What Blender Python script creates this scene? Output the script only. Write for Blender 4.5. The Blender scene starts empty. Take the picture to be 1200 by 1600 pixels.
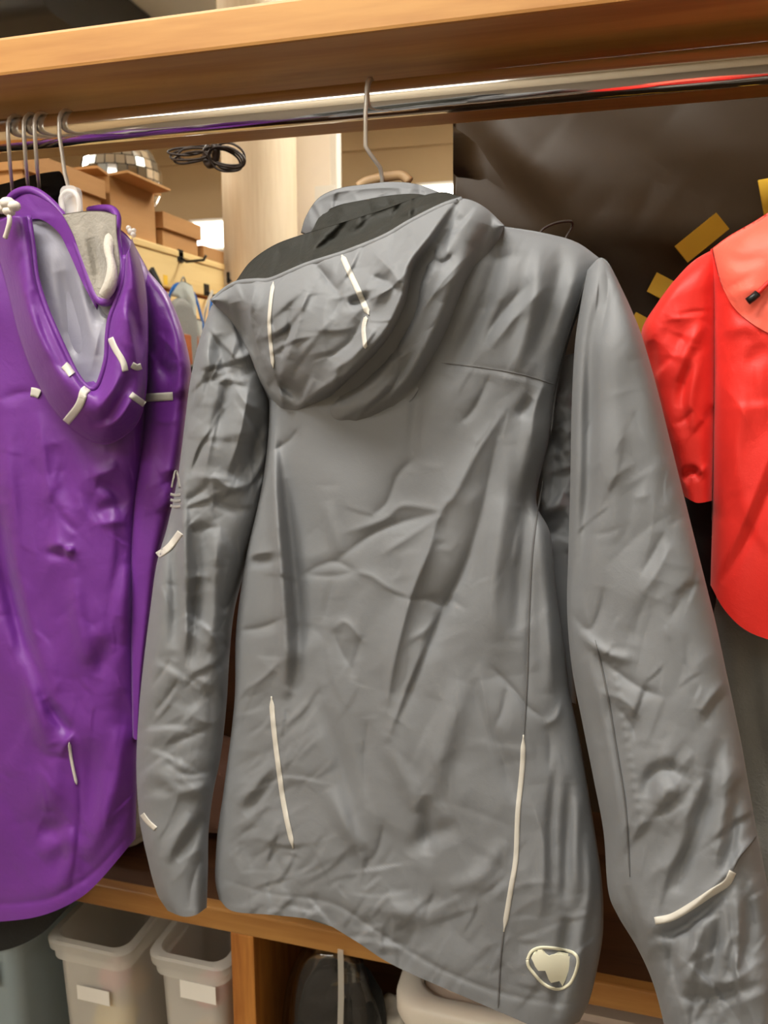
import bpy, bmesh, math, random
import numpy as np
from mathutils import Vector, Matrix

sc = bpy.context.scene
COL = sc.collection

# ------------------------------------------------------------------ camera
FPX = 1200.0
PITCH, YAW = math.radians(9.93), math.radians(15.0)
EYE = np.array([0.0, 0.0, 1.45])
FW = np.array([-math.sin(YAW) * math.cos(PITCH), math.cos(YAW) * math.cos(PITCH), -math.sin(PITCH)])
RT = np.array([math.cos(YAW), math.sin(YAW), 0.0])
UP = np.cross(RT, FW)
cam_data = bpy.data.cameras.new('camera')
cam_data.sensor_fit = 'VERTICAL'
cam_data.sensor_height = 36.0
cam_data.lens = 36.0 * FPX / 1600.0
cam_data.clip_start = 0.02
cam_data.dof.use_dof = True
cam_data.dof.focus_distance = 0.68
cam_data.dof.aperture_fstop = 9.0
cam = bpy.data.objects.new('camera', cam_data)
M = Matrix(((RT[0], UP[0], -FW[0], EYE[0]), (RT[1], UP[1], -FW[1], EYE[1]), (RT[2], UP[2], -FW[2], EYE[2]), (0, 0, 0, 1)))
cam.matrix_world = M
COL.objects.link(cam)
sc.camera = cam

# ------------------------------------------------------------------ world, light, exposure
world = bpy.data.worlds.new('world')
world.use_nodes = True
world.node_tree.nodes['Background'].inputs[0].default_value = (1.0, 0.93, 0.82, 1)
world.node_tree.nodes['Background'].inputs[1].default_value = 0.25
sc.world = world
sc.view_settings.view_transform = 'Standard'
sc.view_settings.look = 'None'
sc.view_settings.exposure = -0.22
sc.view_settings.gamma = 1.0
sc.view_settings.use_curve_mapping = False

LAMP_COL = (1.0, 0.95, 0.87)
def area(name, loc, sx, sy, power, col=LAMP_COL, rot=(0, 0, 0)):
    l = bpy.data.lights.new(name, 'AREA')
    l.shape = 'RECTANGLE'; l.size = sx; l.size_y = sy
    l.energy = power; l.color = col
    o = bpy.data.objects.new(name, l)
    o.location = loc; o.rotation_euler = rot
    COL.objects.link(o)
    return o
LAMPS = [(-0.60, 0.0, 1.5, 0.28, 46), (-1.7, -1.75, 3.6, 0.9, 21), (1.9, -0.7, 1.2, 0.3, 5), (-2.7, 1.75, 0.9, 0.3, 34), (0.15, 2.3, 0.9, 0.3, 30)]  # last two: unseen lamps added to brighten column, board and far wall
CEIL_Z = 2.9
for i, (lx, ly, sx, sy, pw) in enumerate(LAMPS):
    area('lamp_light', (lx, ly, CEIL_Z - 0.175), sx, sy, pw)
    area('added_uplight', (lx, ly, CEIL_Z - 0.09), sx, sy, pw * (0.10 if ly < 1 else 4.0), rot=(math.pi, 0, 0))  # upward light added to each fixture to brighten ceiling and upper walls

# ------------------------------------------------------------------ pixel helpers
def ray(px, py):
    px = np.asarray(px, float); py = np.asarray(py, float)
    return FW + ((px - 600) / FPX)[..., None] * RT - ((py - 800) / FPX)[..., None] * UP
def at_y(px, py, y):
    d = ray(px, py); return EYE + d * ((y - EYE[1]) / d[..., 1])[..., None]
def at_x(px, py, x):
    d = ray(px, py); return EYE + d * ((x - EYE[0]) / d[..., 0])[..., None]
class Plane:
    """upright cloth plane; d is the distance in front of it"""
    def __init__(self, px, py, y, alpha=0.0):
        a = math.radians(alpha)
        self.n = np.array([-math.sin(a), -math.cos(a), 0.0])
        self.p = at_y(px, py, y)
    def at(self, px, py, d):
        px = np.asarray(px, float); py = np.asarray(py, float); d = np.asarray(d, float)
        rr = ray(px, py)
        t = ((self.p - EYE) @ self.n + d) / (rr @ self.n)
        return EYE + rr * t[..., None]

# ------------------------------------------------------------------ object helpers
def tag(o, label=None, cat=None, group=None, kind=None):
    if label: o['label'] = label
    if cat: o['category'] = cat
    if group: o['group'] = group
    if kind: o['kind'] = kind
    return o
def empty(name, loc, label=None, cat=None, group=None, kind=None):
    o = bpy.data.objects.new(name, None)
    o.empty_display_size = 0.05
    o.location = loc
    COL.objects.link(o)
    return tag(o, label, cat, group, kind)
def world_of(o):
    m = o.matrix_basis.copy()
    if o.parent: m = world_of(o.parent) @ o.matrix_parent_inverse @ m
    return m
def link(name, me, mat=None, parent=None, smooth=False):
    o = bpy.data.objects.new(name, me)
    if mat and not me.materials: me.materials.append(mat)
    COL.objects.link(o)
    if smooth:
        me.polygons.foreach_set('use_smooth', [True] * len(me.polygons))
    if parent:
        o.parent = parent
        o.matrix_parent_inverse = world_of(parent).inverted()
    return o
def mesh_np(name, verts, faces):
    me = bpy.data.meshes.new(name)
    me.from_pydata([tuple(v) for v in verts], [], faces)
    me.update()
    return me
def bm_obj(name, bm, mat, parent=None, smooth=False, angle=None):
    me = bpy.data.meshes.new(name)
    bmesh.ops.recalc_face_normals(bm, faces=bm.faces)
    bm.to_mesh(me); bm.free()
    o = link(name, me, mat, parent, smooth)
    if smooth and angle:
        try: me.set_sharp_from_angle(angle=math.radians(angle))
        except Exception: pass
    return o
def box_bm(x0, x1, y0, y1, z0, z1, bev=0.0, seg=2, bm=None):
    own = bm is None
    b = bmesh.new()
    bmesh.ops.create_cube(b, size=1.0)
    for v in b.verts:
        v.co = Vector(((x0 + x1) / 2 + v.co.x * (x1 - x0), (y0 + y1) / 2 + v.co.y * (y1 - y0), (z0 + z1) / 2 + v.co.z * (z1 - z0)))
    if bev > 0:
        bmesh.ops.bevel(b, geom=list(b.edges), offset=bev, segments=seg, profile=0.6, affect='EDGES')
    if own: return b
    tmp = bpy.data.meshes.new('tmp'); b.to_mesh(tmp); b.free(); bm.from_mesh(tmp); bpy.data.meshes.remove(tmp)
    return bm
def box(name, x0, x1, y0, y1, z0, z1, mat, parent=None, bev=0.002):
    return bm_obj(name, box_bm(x0, x1, y0, y1, z0, z1, bev), mat, parent)
def smooth_path(pts, n):
    pts = np.asarray(pts, float)
    if len(pts) < 3:
        t = np.linspace(0, 1, n)[:, None]
        return pts[0] * (1 - t) + pts[-1] * t
    P = np.vstack([2 * pts[0] - pts[1], pts, 2 * pts[-1] - pts[-2]])
    out = []
    for i in range(1, len(P) - 2):
        t = np.linspace(0, 1, 16, endpoint=False)[:, None]
        p0, p1, p2, p3 = P[i - 1], P[i], P[i + 1], P[i + 2]
        out.append(0.5 * (2 * p1 + (p2 - p0) * t + (2 * p0 - 5 * p1 + 4 * p2 - p3) * t ** 2 + (-p0 + 3 * p1 - 3 * p2 + p3) * t ** 3))
    out = np.vstack(out + [pts[-1:]])
    s = np.r_[0, np.cumsum(np.linalg.norm(np.diff(out, axis=0), axis=1))]
    q = np.linspace(0, s[-1], n)
    return np.stack([np.interp(q, s, out[:, k]) for k in range(out.shape[1])], 1)
def tube_mesh(pts, r, sides=8, bm=None, closed=False, smoothn=None):
    if smoothn: pts = smooth_path(pts, smoothn)
    pts = [Vector(p) for p in pts]
    own = bm is None
    if own: bm = bmesh.new()
    n = len(pts); rings = []
    nrm = None
    for i, p in enumerate(pts):
        if closed: t = (pts[(i + 1) % n] - pts[i - 1])
        else: t = pts[min(i + 1, n - 1)] - pts[max(i - 1, 0)]
        t.normalize()
        if nrm is None:
            a = Vector((0, 0, 1)) if abs(t.z) < 0.9 else Vector((1, 0, 0))
            nrm = (a - t * a.dot(t)).normalized()
        else:
            nrm = (nrm - t * nrm.dot(t)).normalized()
        b = t.cross(nrm)
        rr = r(i / max(1, n - 1)) if callable(r) else r
        rings.append([bm.verts.new(p + (nrm * math.cos(2 * math.pi * k / sides) + b * math.sin(2 * math.pi * k / sides)) * rr) for k in range(sides)])
    for i in range(n if closed else n - 1):
        A, B = rings[i], rings[(i + 1) % n]
        for k in range(sides):
            bm.faces.new((A[k], A[(k + 1) % sides], B[(k + 1) % sides], B[k]))
    if not closed:
        bm.faces.new(rings[0][::-1]); bm.faces.new(rings[-1])
    return bm
def tube(name, pts, r, mat, parent=None, sides=8, closed=False, smoothn=None):
    return bm_obj(name, tube_mesh(pts, r, sides, None, closed, smoothn), mat, parent, True)
def rrect(hx, hy, rad, n=6):
    out = []
    for cx, cy, a0 in ((hx - rad, hy - rad, 0), (-hx + rad, hy - rad, 90), (-hx + rad, -hy + rad, 180), (hx - rad, -hy + rad, 270)):
        for k in range(n + 1):
            a = math.radians(a0 + 90 * k / n)
            out.append((cx + rad * math.cos(a), cy + rad * math.sin(a)))
    return out
def loft(bm, rings, cap0=True, cap1=True, closed=False):
    R = [[bm.verts.new(p) for p in ring] for ring in rings]
    n = len(R[0])
    m = len(R)
    for i in range(m if closed else m - 1):
        for k in range(n):
            bm.faces.new((R[i][k], R[i][(k + 1) % n], R[(i + 1) % m][(k + 1) % n], R[(i + 1) % m][k]))
    if not closed:
        if cap0: bm.faces.new(R[0][::-1])
        if cap1: bm.faces.new(R[-1])
    return bm

# ------------------------------------------------------------------ materials
def srgb(r, g, b):
    f = lambda c: (c / 255) / 12.92 if c / 255 <= 0.04045 else (((c / 255) + 0.055) / 1.055) ** 2.4
    return (f(r), f(g), f(b), 1)
def base_mat(name):
    m = bpy.data.materials.new(name); m.use_nodes = True
    nt = m.node_tree
    return m, nt, nt.nodes['Principled BSDF']
def plain(name, col, rough=0.5, metal=0.0, spec=0.5, emit=0.0, trans=0.0, ior=1.45, alpha=1.0, vary=0.06, vscale=30):
    m, nt, p = base_mat(name)
    nz = nt.nodes.new('ShaderNodeTexNoise'); nz.inputs['Scale'].default_value = vscale; nz.inputs['Detail'].default_value = 4
    tc = nt.nodes.new('ShaderNodeTexCoord'); nt.links.new(tc.outputs['Object'], nz.inputs['Vector'])
    mx = nt.nodes.new('ShaderNodeMix'); mx.data_type = 'RGBA'
    mx.inputs[6].default_value = tuple(c * (1 - vary) for c in col[:3]) + (1,)
    mx.inputs[7].default_value = tuple(min(1, c * (1 + vary)) for c in col[:3]) + (1,)
    nt.links.new(nz.outputs['Fac'], mx.inputs[0]); nt.links.new(mx.outputs[2], p.inputs['Base Color'])
    p.inputs['Roughness'].default_value = rough; p.inputs['Metallic'].default_value = metal
    p.inputs['Specular IOR Level'].default_value = spec
    p.inputs['Transmission Weight'].default_value = trans; p.inputs['IOR'].default_value = ior
    p.inputs['Alpha'].default_value = alpha
    if emit:
        p.inputs['Emission Color'].default_value = col; p.inputs['Emission Strength'].default_value = emit
    return m
def fabric(name, col, rough=0.5, sheen=0.15, spec=0.4, crinkle=0.25, cscale=45, weave=0.15, vary=0.05):
    m, nt, p = base_mat(name)
    tc = nt.nodes.new('ShaderNodeTexCoord')
    n1 = nt.nodes.new('ShaderNodeTexNoise'); n1.inputs['Scale'].default_value = cscale; n1.inputs['Detail'].default_value = 5
    n1.inputs['Roughness'].default_value = 0.55; n1.inputs['Distortion'].default_value = 0.8
    n2 = nt.nodes.new('ShaderNodeTexNoise'); n2.inputs['Scale'].default_value = 1400; n2.inputs['Detail'].default_value = 1
    n3 = nt.nodes.new('ShaderNodeTexNoise'); n3.inputs['Scale'].default_value = 9
    for n in (n1, n2, n3): nt.links.new(tc.outputs['Object'], n.inputs['Vector'])
    b1 = nt.nodes.new('ShaderNodeBump'); b1.inputs['Strength'].default_value = crinkle; b1.inputs['Distance'].default_value = 0.006
    b2 = nt.nodes.new('ShaderNodeBump'); b2.inputs['Strength'].default_value = weave; b2.inputs['Distance'].default_value = 0.0006
    nt.links.new(n1.outputs['Fac'], b1.inputs['Height']); nt.links.new(n2.outputs['Fac'], b2.inputs['Height'])
    nt.links.new(b1.outputs['Normal'], b2.inputs['Normal']); nt.links.new(b2.outputs['Normal'], p.inputs['Normal'])
    mx = nt.nodes.new('ShaderNodeMix'); mx.data_type = 'RGBA'
    mx.inputs[6].default_value = tuple(c * (1 - vary) for c in col[:3]) + (1,)
    mx.inputs[7].default_value = tuple(min(1, c * (1 + vary)) for c in col[:3]) + (1,)
    nt.links.new(n3.outputs['Fac'], mx.inputs[0]); nt.links.new(mx.outputs[2], p.inputs['Base Color'])
    p.inputs['Roughness'].default_value = rough
    p.inputs['Specular IOR Level'].default_value = spec
    p.inputs['Sheen Weight'].default_value = sheen
    p.inputs['Sheen Roughness'].default_value = 0.4
    return m
def wood(name, c1, c2, axis='x', scale=1.0, rough=0.45, knots=True):
    m, nt, p = base_mat(name)
    tc = nt.nodes.new('ShaderNodeTexCoord')
    mp = nt.nodes.new('ShaderNodeMapping')
    s = {'x': (1.2, 14, 14), 'y': (14, 1.2, 14), 'z': (14, 14, 1.2)}[axis]
    mp.inputs['Scale'].default_value = tuple(v * scale for v in s)
    nt.links.new(tc.outputs['Object'], mp.inputs['Vector'])
    nz = nt.nodes.new('ShaderNodeTexNoise'); nz.inputs['Scale'].default_value = 1.6; nz.inputs['Detail'].default_value = 6; nz.inputs['Distortion'].default_value = 0.6
    wv = nt.nodes.new('ShaderNodeTexNoise'); wv.inputs['Scale'].default_value = 9; wv.inputs['Detail'].default_value = 3
    nt.links.new(mp.outputs['Vector'], nz.inputs['Vector']); nt.links.new(mp.outputs['Vector'], wv.inputs['Vector'])
    ad = nt.nodes.new('ShaderNodeMath'); ad.operation = 'MULTIPLY_ADD'; ad.inputs[1].default_value = 0.35
    nt.links.new(wv.outputs['Fac'], ad.inputs[0]); nt.links.new(nz.outputs['Fac'], ad.inputs[2])
    rp = nt.nodes.new('ShaderNodeValToRGB')
    rp.color_ramp.elements[0].position = 0.42; rp.color_ramp.elements[0].color = c2
    rp.color_ramp.elements[1].position = 0.78; rp.color_ramp.elements[1].color = c1
    nt.links.new(ad.outputs[0], rp.inputs[0])
    last = rp.outputs[0]
    if knots:
        vo = nt.nodes.new('ShaderNodeTexVoronoi'); vo.inputs['Scale'].default_value = 4.5
        nt.links.new(tc.outputs['Object'], vo.inputs['Vector'])
        kr = nt.nodes.new('ShaderNodeValToRGB'); kr.color_ramp.elements[0].position = 0.02; kr.color_ramp.elements[0].color = (0.35, 0.3, 0.25, 1)
        kr.color_ramp.elements[1].position = 0.06; kr.color_ramp.elements[1].color = (1, 1, 1, 1)
        nt.links.new(vo.outputs['Distance'], kr.inputs[0])
        mm = nt.nodes.new('ShaderNodeMix'); mm.data_type = 'RGBA'; mm.blend_type = 'MULTIPLY'; mm.inputs[0].default_value = 0.7
        nt.links.new(last, mm.inputs[6]); nt.links.new(kr.outputs[0], mm.inputs[7]); last = mm.outputs[2]
    nt.links.new(last, p.inputs['Base Color'])
    bp = nt.nodes.new('ShaderNodeBump'); bp.inputs['Strength'].default_value = 0.15; bp.inputs['Distance'].default_value = 0.002
    nt.links.new(ad.outputs[0], bp.inputs['Height']); nt.links.new(bp.outputs['Normal'], p.inputs['Normal'])
    p.inputs['Roughness'].default_value = rough
    return m

MW = dict(
    shelf=wood('oiled_pine', srgb(190, 140, 76), srgb(160, 106, 50), 'x'),
    post=wood('oiled_pine_upright', srgb(205, 140, 66), srgb(160, 95, 38), 'z', 1.6),
    shaded_wood=wood('shade_darkened_board', srgb(96, 62, 34), srgb(66, 40, 20), 'x', 1.0, 0.6),  # pine darkened in colour to stand in for shade, not a stain
    slat=wood('pale_birch', srgb(240, 212, 150), srgb(228, 196, 130), 'y', 1.0, 0.5, False),
    column=wood('debarked_log', srgb(226, 208, 178), srgb(208, 184, 148), 'z', 0.9, 0.6),
    card=wood('brown_cardboard', srgb(184, 138, 86), srgb(168, 122, 72), 'y', 0.6, 0.8, False),
    redwood=wood('red_brown_board', srgb(170, 92, 50), srgb(140, 70, 36), 'y', 1.0, 0.5, False),
    chrome=plain('polished_chrome', (0.84, 0.82, 0.78, 1), 0.12, 1.0, vary=0.01),
    wire=plain('zinc_wire', (0.72, 0.70, 0.66, 1), 0.35, 0.5),
    gray=fabric('grey_shell_nylon', srgb(122, 125, 129), 0.56, 0.06, 0.32, 0.05, 80),
    graylight=fabric('grey_taped_edge', srgb(170, 165, 158), 0.5),
    lining=fabric('charcoal_mesh_lining', srgb(40, 41, 37), 0.65, 0.1, 0.3, 0.2, 60),
    purple=fabric('purple_shell_nylon', srgb(106, 45, 138), 0.42, 0.12, 0.4, 0.12, 50),
    fleeceroll=fabric('light_fleece', srgb(200, 194, 184), 0.9, 0.5, 0.1, 0.3, 200),
    satin=fabric('lavender_grey_satin', srgb(150, 150, 163), 0.35, 0.1, 0.5, 0.2, 25),
    fleece=fabric('pale_grey_fleece', srgb(150, 145, 136), 0.9, 0.5, 0.1, 0.3, 200),
    red=fabric('red_shell_nylon', srgb(232, 48, 40), 0.5, 0.1, 0.35, 0.1, 50),
    salmon=fabric('salmon_shell_nylon', srgb(250, 108, 88), 0.5, 0.1, 0.35, 0.2, 30),
    heather=fabric('charcoal_heather', srgb(136, 136, 132), 0.8, 0.2, 0.2, 0.3, 200, 0.4, 0.12),
    black=fabric('black_cloth', srgb(34, 36, 36), 0.7, 0.1, 0.3, 0.3, 50),
    reflect=plain('silver_reflective_tape', srgb(206, 203, 194), 0.5, 0.0, 0.5, vary=0.03),
    emblem=plain('cream_print', srgb(224, 222, 200), 0.6, vary=0.03),
    embossed=plain('pale_grey_print', srgb(150, 148, 144), 0.5),
    stitch=plain('grey_thread', srgb(96, 96, 97), 0.8),
    cord=plain('white_cord', srgb(222, 214, 204), 0.7),
    clearplastic=plain('clear_hanger_plastic', (0.92, 0.9, 0.88, 1), 0.08, 0.0, 0.8, alpha=0.45, vary=0.01),
    hangerwood=wood('pale_hanger_wood', srgb(222, 190, 150), srgb(204, 168, 124), 'x', 1, 0.4, False),
    tarp=None,
    yellow=plain('yellow_card', srgb(252, 204, 66), 0.55, vary=0.04),
    tan=plain('tan_wall_paint', srgb(206, 180, 142), 0.9, vary=0.03, vscale=3),
    frontwall=plain('pale_wall_paint', srgb(214, 204, 184), 0.9, vary=0.02, vscale=3),
    ceiling=plain('ceiling_white', srgb(236, 236, 230), 0.9, vary=0.02, vscale=3),
    floor=plain('floor_grey_brown', srgb(104, 95, 84), 0.6, vary=0.08, vscale=6),
    whiteboard=plain('cream_painted_board', srgb(252, 242, 228), 0.6, vary=0.02),
    paper=plain('white_paper', srgb(245, 243, 236), 0.7, vary=0.01),
    tubplastic=plain('milky_tub_plastic', (0.95, 0.93, 0.86, 1), 0.35, 0.0, 0.5, alpha=0.38, vary=0.02),
    tubblue=plain('blue_grey_tub_plastic', srgb(150, 166, 172), 0.4, 0.0, 0.5, vary=0.04),
    whiteplastic=plain('white_plastic', srgb(240, 234, 222), 0.3, vary=0.01),
    film=plain('clear_film', (0.8, 0.8, 0.78, 1), 0.12, 0.0, 1.0, alpha=0.22, vary=0.0),
    blackplastic=plain('black_plastic', srgb(24, 24, 24), 0.4),
    rubber=plain('black_cable', srgb(46, 36, 30), 0.5),
    blue=plain('blue_webbing', srgb(38, 108, 190), 0.6),
    mirror=plain('mirror_glass', (0.9, 0.9, 0.9, 1), 0.04, 1.0, vary=0.0),
    yellowball=plain('yellow_ball', srgb(240, 208, 40), 0.5),
    pinkball=plain('pink_ball', srgb(232, 90, 110), 0.5),
    orangeball=plain('orange_ball', srgb(236, 170, 50), 0.5),
    dark=plain('dark_duct_metal', srgb(44, 42, 40), 0.5),
    lamp=plain('lit_diffuser', (1.0, 0.96, 0.88, 1), 0.5, emit=5.0, vary=0.0),
    brownsack=fabric('brown_pink_cloth', srgb(140, 108, 92), 0.8),
    palecloth=fabric('pale_blue_cloth', srgb(190, 196, 190), 0.8),
)
def tarp_mat():
    m, nt, p = base_mat('brown_tarpaulin')
    tc = nt.nodes.new('ShaderNodeTexCoord')
    nz = nt.nodes.new('ShaderNodeTexNoise'); nz.inputs['Scale'].default_value = 1300
    nt.links.new(tc.outputs['Object'], nz.inputs['Vector'])
    bp = nt.nodes.new('ShaderNodeBump'); bp.inputs['Strength'].default_value = 0.2; bp.inputs['Distance'].default_value = 0.0008
    nt.links.new(nz.outputs['Fac'], bp.inputs['Height']); nt.links.new(bp.outputs['Normal'], p.inputs['Normal'])
    p.inputs['Base Color'].default_value = srgb(52, 38, 21)
    p.inputs['Roughness'].default_value = 0.42
    p.inputs['Specular IOR Level'].default_value = 0.32
    return m
MW['tarp'] = tarp_mat()
def film_mat():
    m, nt, p = base_mat('clear_film')
    out = nt.nodes['Material Output']
    tr = nt.nodes.new('ShaderNodeBsdfTransparent'); tr.inputs[0].default_value = (.93, .93, .92, 1)
    gl = nt.nodes.new('ShaderNodeBsdfGlossy'); gl.inputs['Roughness'].default_value = 0.12
    lw = nt.nodes.new('ShaderNodeLayerWeight'); lw.inputs[0].default_value = 0.35
    mm = nt.nodes.new('ShaderNodeMath'); mm.operation = 'MULTIPLY_ADD'; mm.inputs[1].default_value = 0.6; mm.inputs[2].default_value = 0.10
    nt.links.new(lw.outputs['Fresnel'], mm.inputs[0])
    mx = nt.nodes.new('ShaderNodeMixShader')
    nt.links.new(mm.outputs[0], mx.inputs[0]); nt.links.new(tr.outputs[0], mx.inputs[1]); nt.links.new(gl.outputs[0], mx.inputs[2])
    nt.links.new(mx.outputs[0], out.inputs['Surface'])
    return m
MW['film'] = film_mat()

# ------------------------------------------------------------------ cloth machinery
def disp_field(X, Y, strokes):
    """X, Y: arrays of pattern coordinates; returns displacement in metres"""
    D = np.zeros_like(X)
    for amp, w, kind, pts in strokes:
        pts = np.asarray(pts, float)
        pad = w * 5
        x0, y0 = pts.min(0) - pad; x1, y1 = pts.max(0) + pad
        mk = (X > x0) & (X < x1) & (Y > y0) & (Y < y1)
        if not mk.any(): continue
        x = X[mk]; y = Y[mk]
        if len(pts) > 2: pts = smooth_path(pts, 4 * len(pts))
        seg = np.diff(pts, axis=0); ln = np.linalg.norm(seg, axis=1) + 1e-9
        s0 = np.r_[0, np.cumsum(ln)]; tot = s0[-1]
        best = np.full(x.shape, 1e9); sd = np.zeros_like(x); tt = np.zeros_like(x)
        for k in range(len(seg)):
            rx = x - pts[k, 0]; ry = y - pts[k, 1]
            t = np.clip((rx * seg[k, 0] + ry * seg[k, 1]) / ln[k] ** 2, 0, 1)
            dx = rx - t * seg[k, 0]; dy = ry - t * seg[k, 1]
            d = np.hypot(dx, dy)
            b = d < best
            best = np.where(b, d, best)
            cr = -(seg[k, 0] * ry - seg[k, 1] * rx)
            sd = np.where(b, np.sign(cr) * d, sd)
            tt = np.where(b, (s0[k] + t * ln[k]) / tot, tt)
        taper = np.sin(np.pi * np.clip(tt, 0.02, 0.98)) ** 0.7
        if kind == 'g': v = np.exp(-(best / w) ** 2)
        elif kind == 'S':
            v = np.exp(-np.sqrt(best ** 2 + 0.6) / w); taper = np.sin(np.pi * np.clip(tt, 0.02, 0.98)) ** 0.4
        elif kind == 's': v = np.exp(-np.sqrt(best ** 2 + 1.6) / w)
        elif kind == 't': v = np.tanh(sd / (0.35 * w)) * np.exp(-np.abs(sd) / (1.3 * w))
        else: v = np.exp(-(best / w) ** 2)
        D[mk] += amp * 0.001 * v * taper
    return D
def crumple(seed, n, x0, x1, y0, y1, ang, spread, length, amp, width, kinds='sst', bend=0.15):
    rnd = random.Random(seed)
    out = []
    for _ in range(n):
        cx, cy = rnd.uniform(x0, x1), rnd.uniform(y0, y1)
        a = math.radians(ang + rnd.gauss(0, spread))
        L = 1.3 * length * rnd.uniform(0.5, 1.5) / 2
        c, s = math.cos(a), math.sin(a)
        k = rnd.uniform(-bend, bend) * L
        pts = [(cx - c * L, cy - s * L), (cx - s * k, cy + c * k), (cx + c * L, cy + s * L)]
        out.append((rnd.choice((-1, 1)) * 1.5 * amp * rnd.uniform(0.4, 1.4), 2.0 * width * rnd.uniform(0.6, 1.5), rnd.choice(kinds), pts))
    return out
def coons(T, B, L, R, nu, nv):
    T = smooth_path(T, nu); B = smooth_path(B, nu); L = smooth_path(L, nv); R = smooth_path(R, nv)
    u = np.linspace(0, 1, nu)[None, :, None]; v = np.linspace(0, 1, nv)[:, None, None]
    S = (1 - v) * T[None] + v * B[None] + (1 - u) * L[:, None] + u * R[:, None]
    S -= (1 - u) * (1 - v) * T[0] + u * (1 - v) * T[-1] + (1 - u) * v * B[0] + u * v * B[-1]
    return S[..., 0], S[..., 1]
class Panel: pass
def round_prof(u, p=3.4):
    return np.clip(1 - np.abs(2 * u - 1) ** p, 0, 1) ** 0.5
def panel(name, plane, T, B, L, R, nu, nv, mat, parent, base=0.0, bulge=0.04, thick=0.04, strokes=(), prof=round_prof,
          topround=0.0, botround=0.0, extra=None, edge=0.35, label=None, noise=0.0, seed=0, closed=False):
    X, Y = coons(T, B, L, R, nu, nv)
    u = np.linspace(0, 1, nu)[None, :] + 0 * X; v = np.linspace(0, 1, nv)[:, None] + 0 * X
    pf = prof(u)
    if topround: pf = pf * np.clip(1 - (1 - np.clip(v / topround, 0, 1)) ** 2, 0, 1) ** 0.5
    if botround: pf = pf * np.clip(1 - (1 - np.clip((1 - v) / botround, 0, 1)) ** 2, 0, 1) ** 0.5
    b = base(X, Y, u, v) if callable(base) else base
    bl = bulge(u, v) if callable(bulge) else bulge
    d = b + bl * pf
    if extra is not None: d = d + extra(X, Y, u, v)
    ef = edge + (1 - edge) * np.clip(np.minimum(u, 1 - u) / 0.05, 0, 1)
    if strokes: d = d + disp_field(X, Y, strokes) * ef
    if noise:
        rn = np.random.RandomState(seed)
        for _ in range(10):
            k = rn.uniform(-1, 1, 2) * 0.05; ph = rn.uniform(0, 6.28)
            d = d + noise * 0.3 * np.sin(k[0] * X + k[1] * Y + ph) * ef
    V = plane.at(X, Y, d).reshape(-1, 3)
    idx = np.arange(nu * nv).reshape(nv, nu)
    a, bq, c, e = idx[:-1, :-1], idx[1:, :-1], idx[1:, 1:], idx[:-1, 1:]
    F = np.stack([a, bq, c, e], -1).reshape(-1, 4).tolist()
    verts = [V]
    if thick:
        nb = 14
        ub = np.unique(np.round(np.linspace(0, nu - 1, nb)).astype(int)); nb = len(ub)
        Xb, Yb = X[:, ub], Y[:, ub]
        bb = b[:, ub] if hasattr(b, 'shape') and b.shape else b
        db = bb - thick * pf[:, ub]
        Vb = plane.at(Xb, Yb, db)
        bi = np.zeros((nv, nb), int)
        bi[:, 0] = idx[:, 0]; bi[:, -1] = idx[:, -1]
        inner = np.arange(nv * (nb - 2)).reshape(nv, nb - 2) + nu * nv
        bi[:, 1:-1] = inner
        verts.append(Vb[:, 1:-1].reshape(-1, 3))
        a, bq, c, e = bi[:-1, :-1], bi[1:, :-1], bi[1:, 1:], bi[:-1, 1:]
        F += np.stack([a, e, c, bq], -1).reshape(-1, 4).tolist()
        for row in ((0, nv - 1) if closed else (0,)):   # garments stay open at the hem
            for j in range(nb - 1):
                f = [int(q) for q in idx[row, ub[j]:ub[j + 1] + 1]] + [int(q) for q in (bi[row, j + 1], bi[row, j])]
                f = list(dict.fromkeys(f))
                if len(f) > 2: F.append(f if row else f[::-1])
    me = mesh_np(name, np.vstack(verts), F)
    o = link(name, me, mat, parent, True)
    if label: o['label'] = label
    r = Panel(); r.X, r.Y, r.d, r.plane, r.o = X.ravel(), Y.ravel(), d.ravel(), plane, o
    return r
def surf_d(pan, px, py):
    px = np.asarray(px, float); py = np.asarray(py, float)
    out = np.zeros(px.size)
    for i, (x, y) in enumerate(zip(px.ravel(), py.ravel())):
        q = (pan.X - x) ** 2 + (pan.Y - y) ** 2
        k = np.argpartition(q, 4)[:4]
        w = 1 / (q[k] + 0.5)
        out[i] = (pan.d[k] * w).sum() / w.sum()
    return out.reshape(px.shape)
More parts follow.
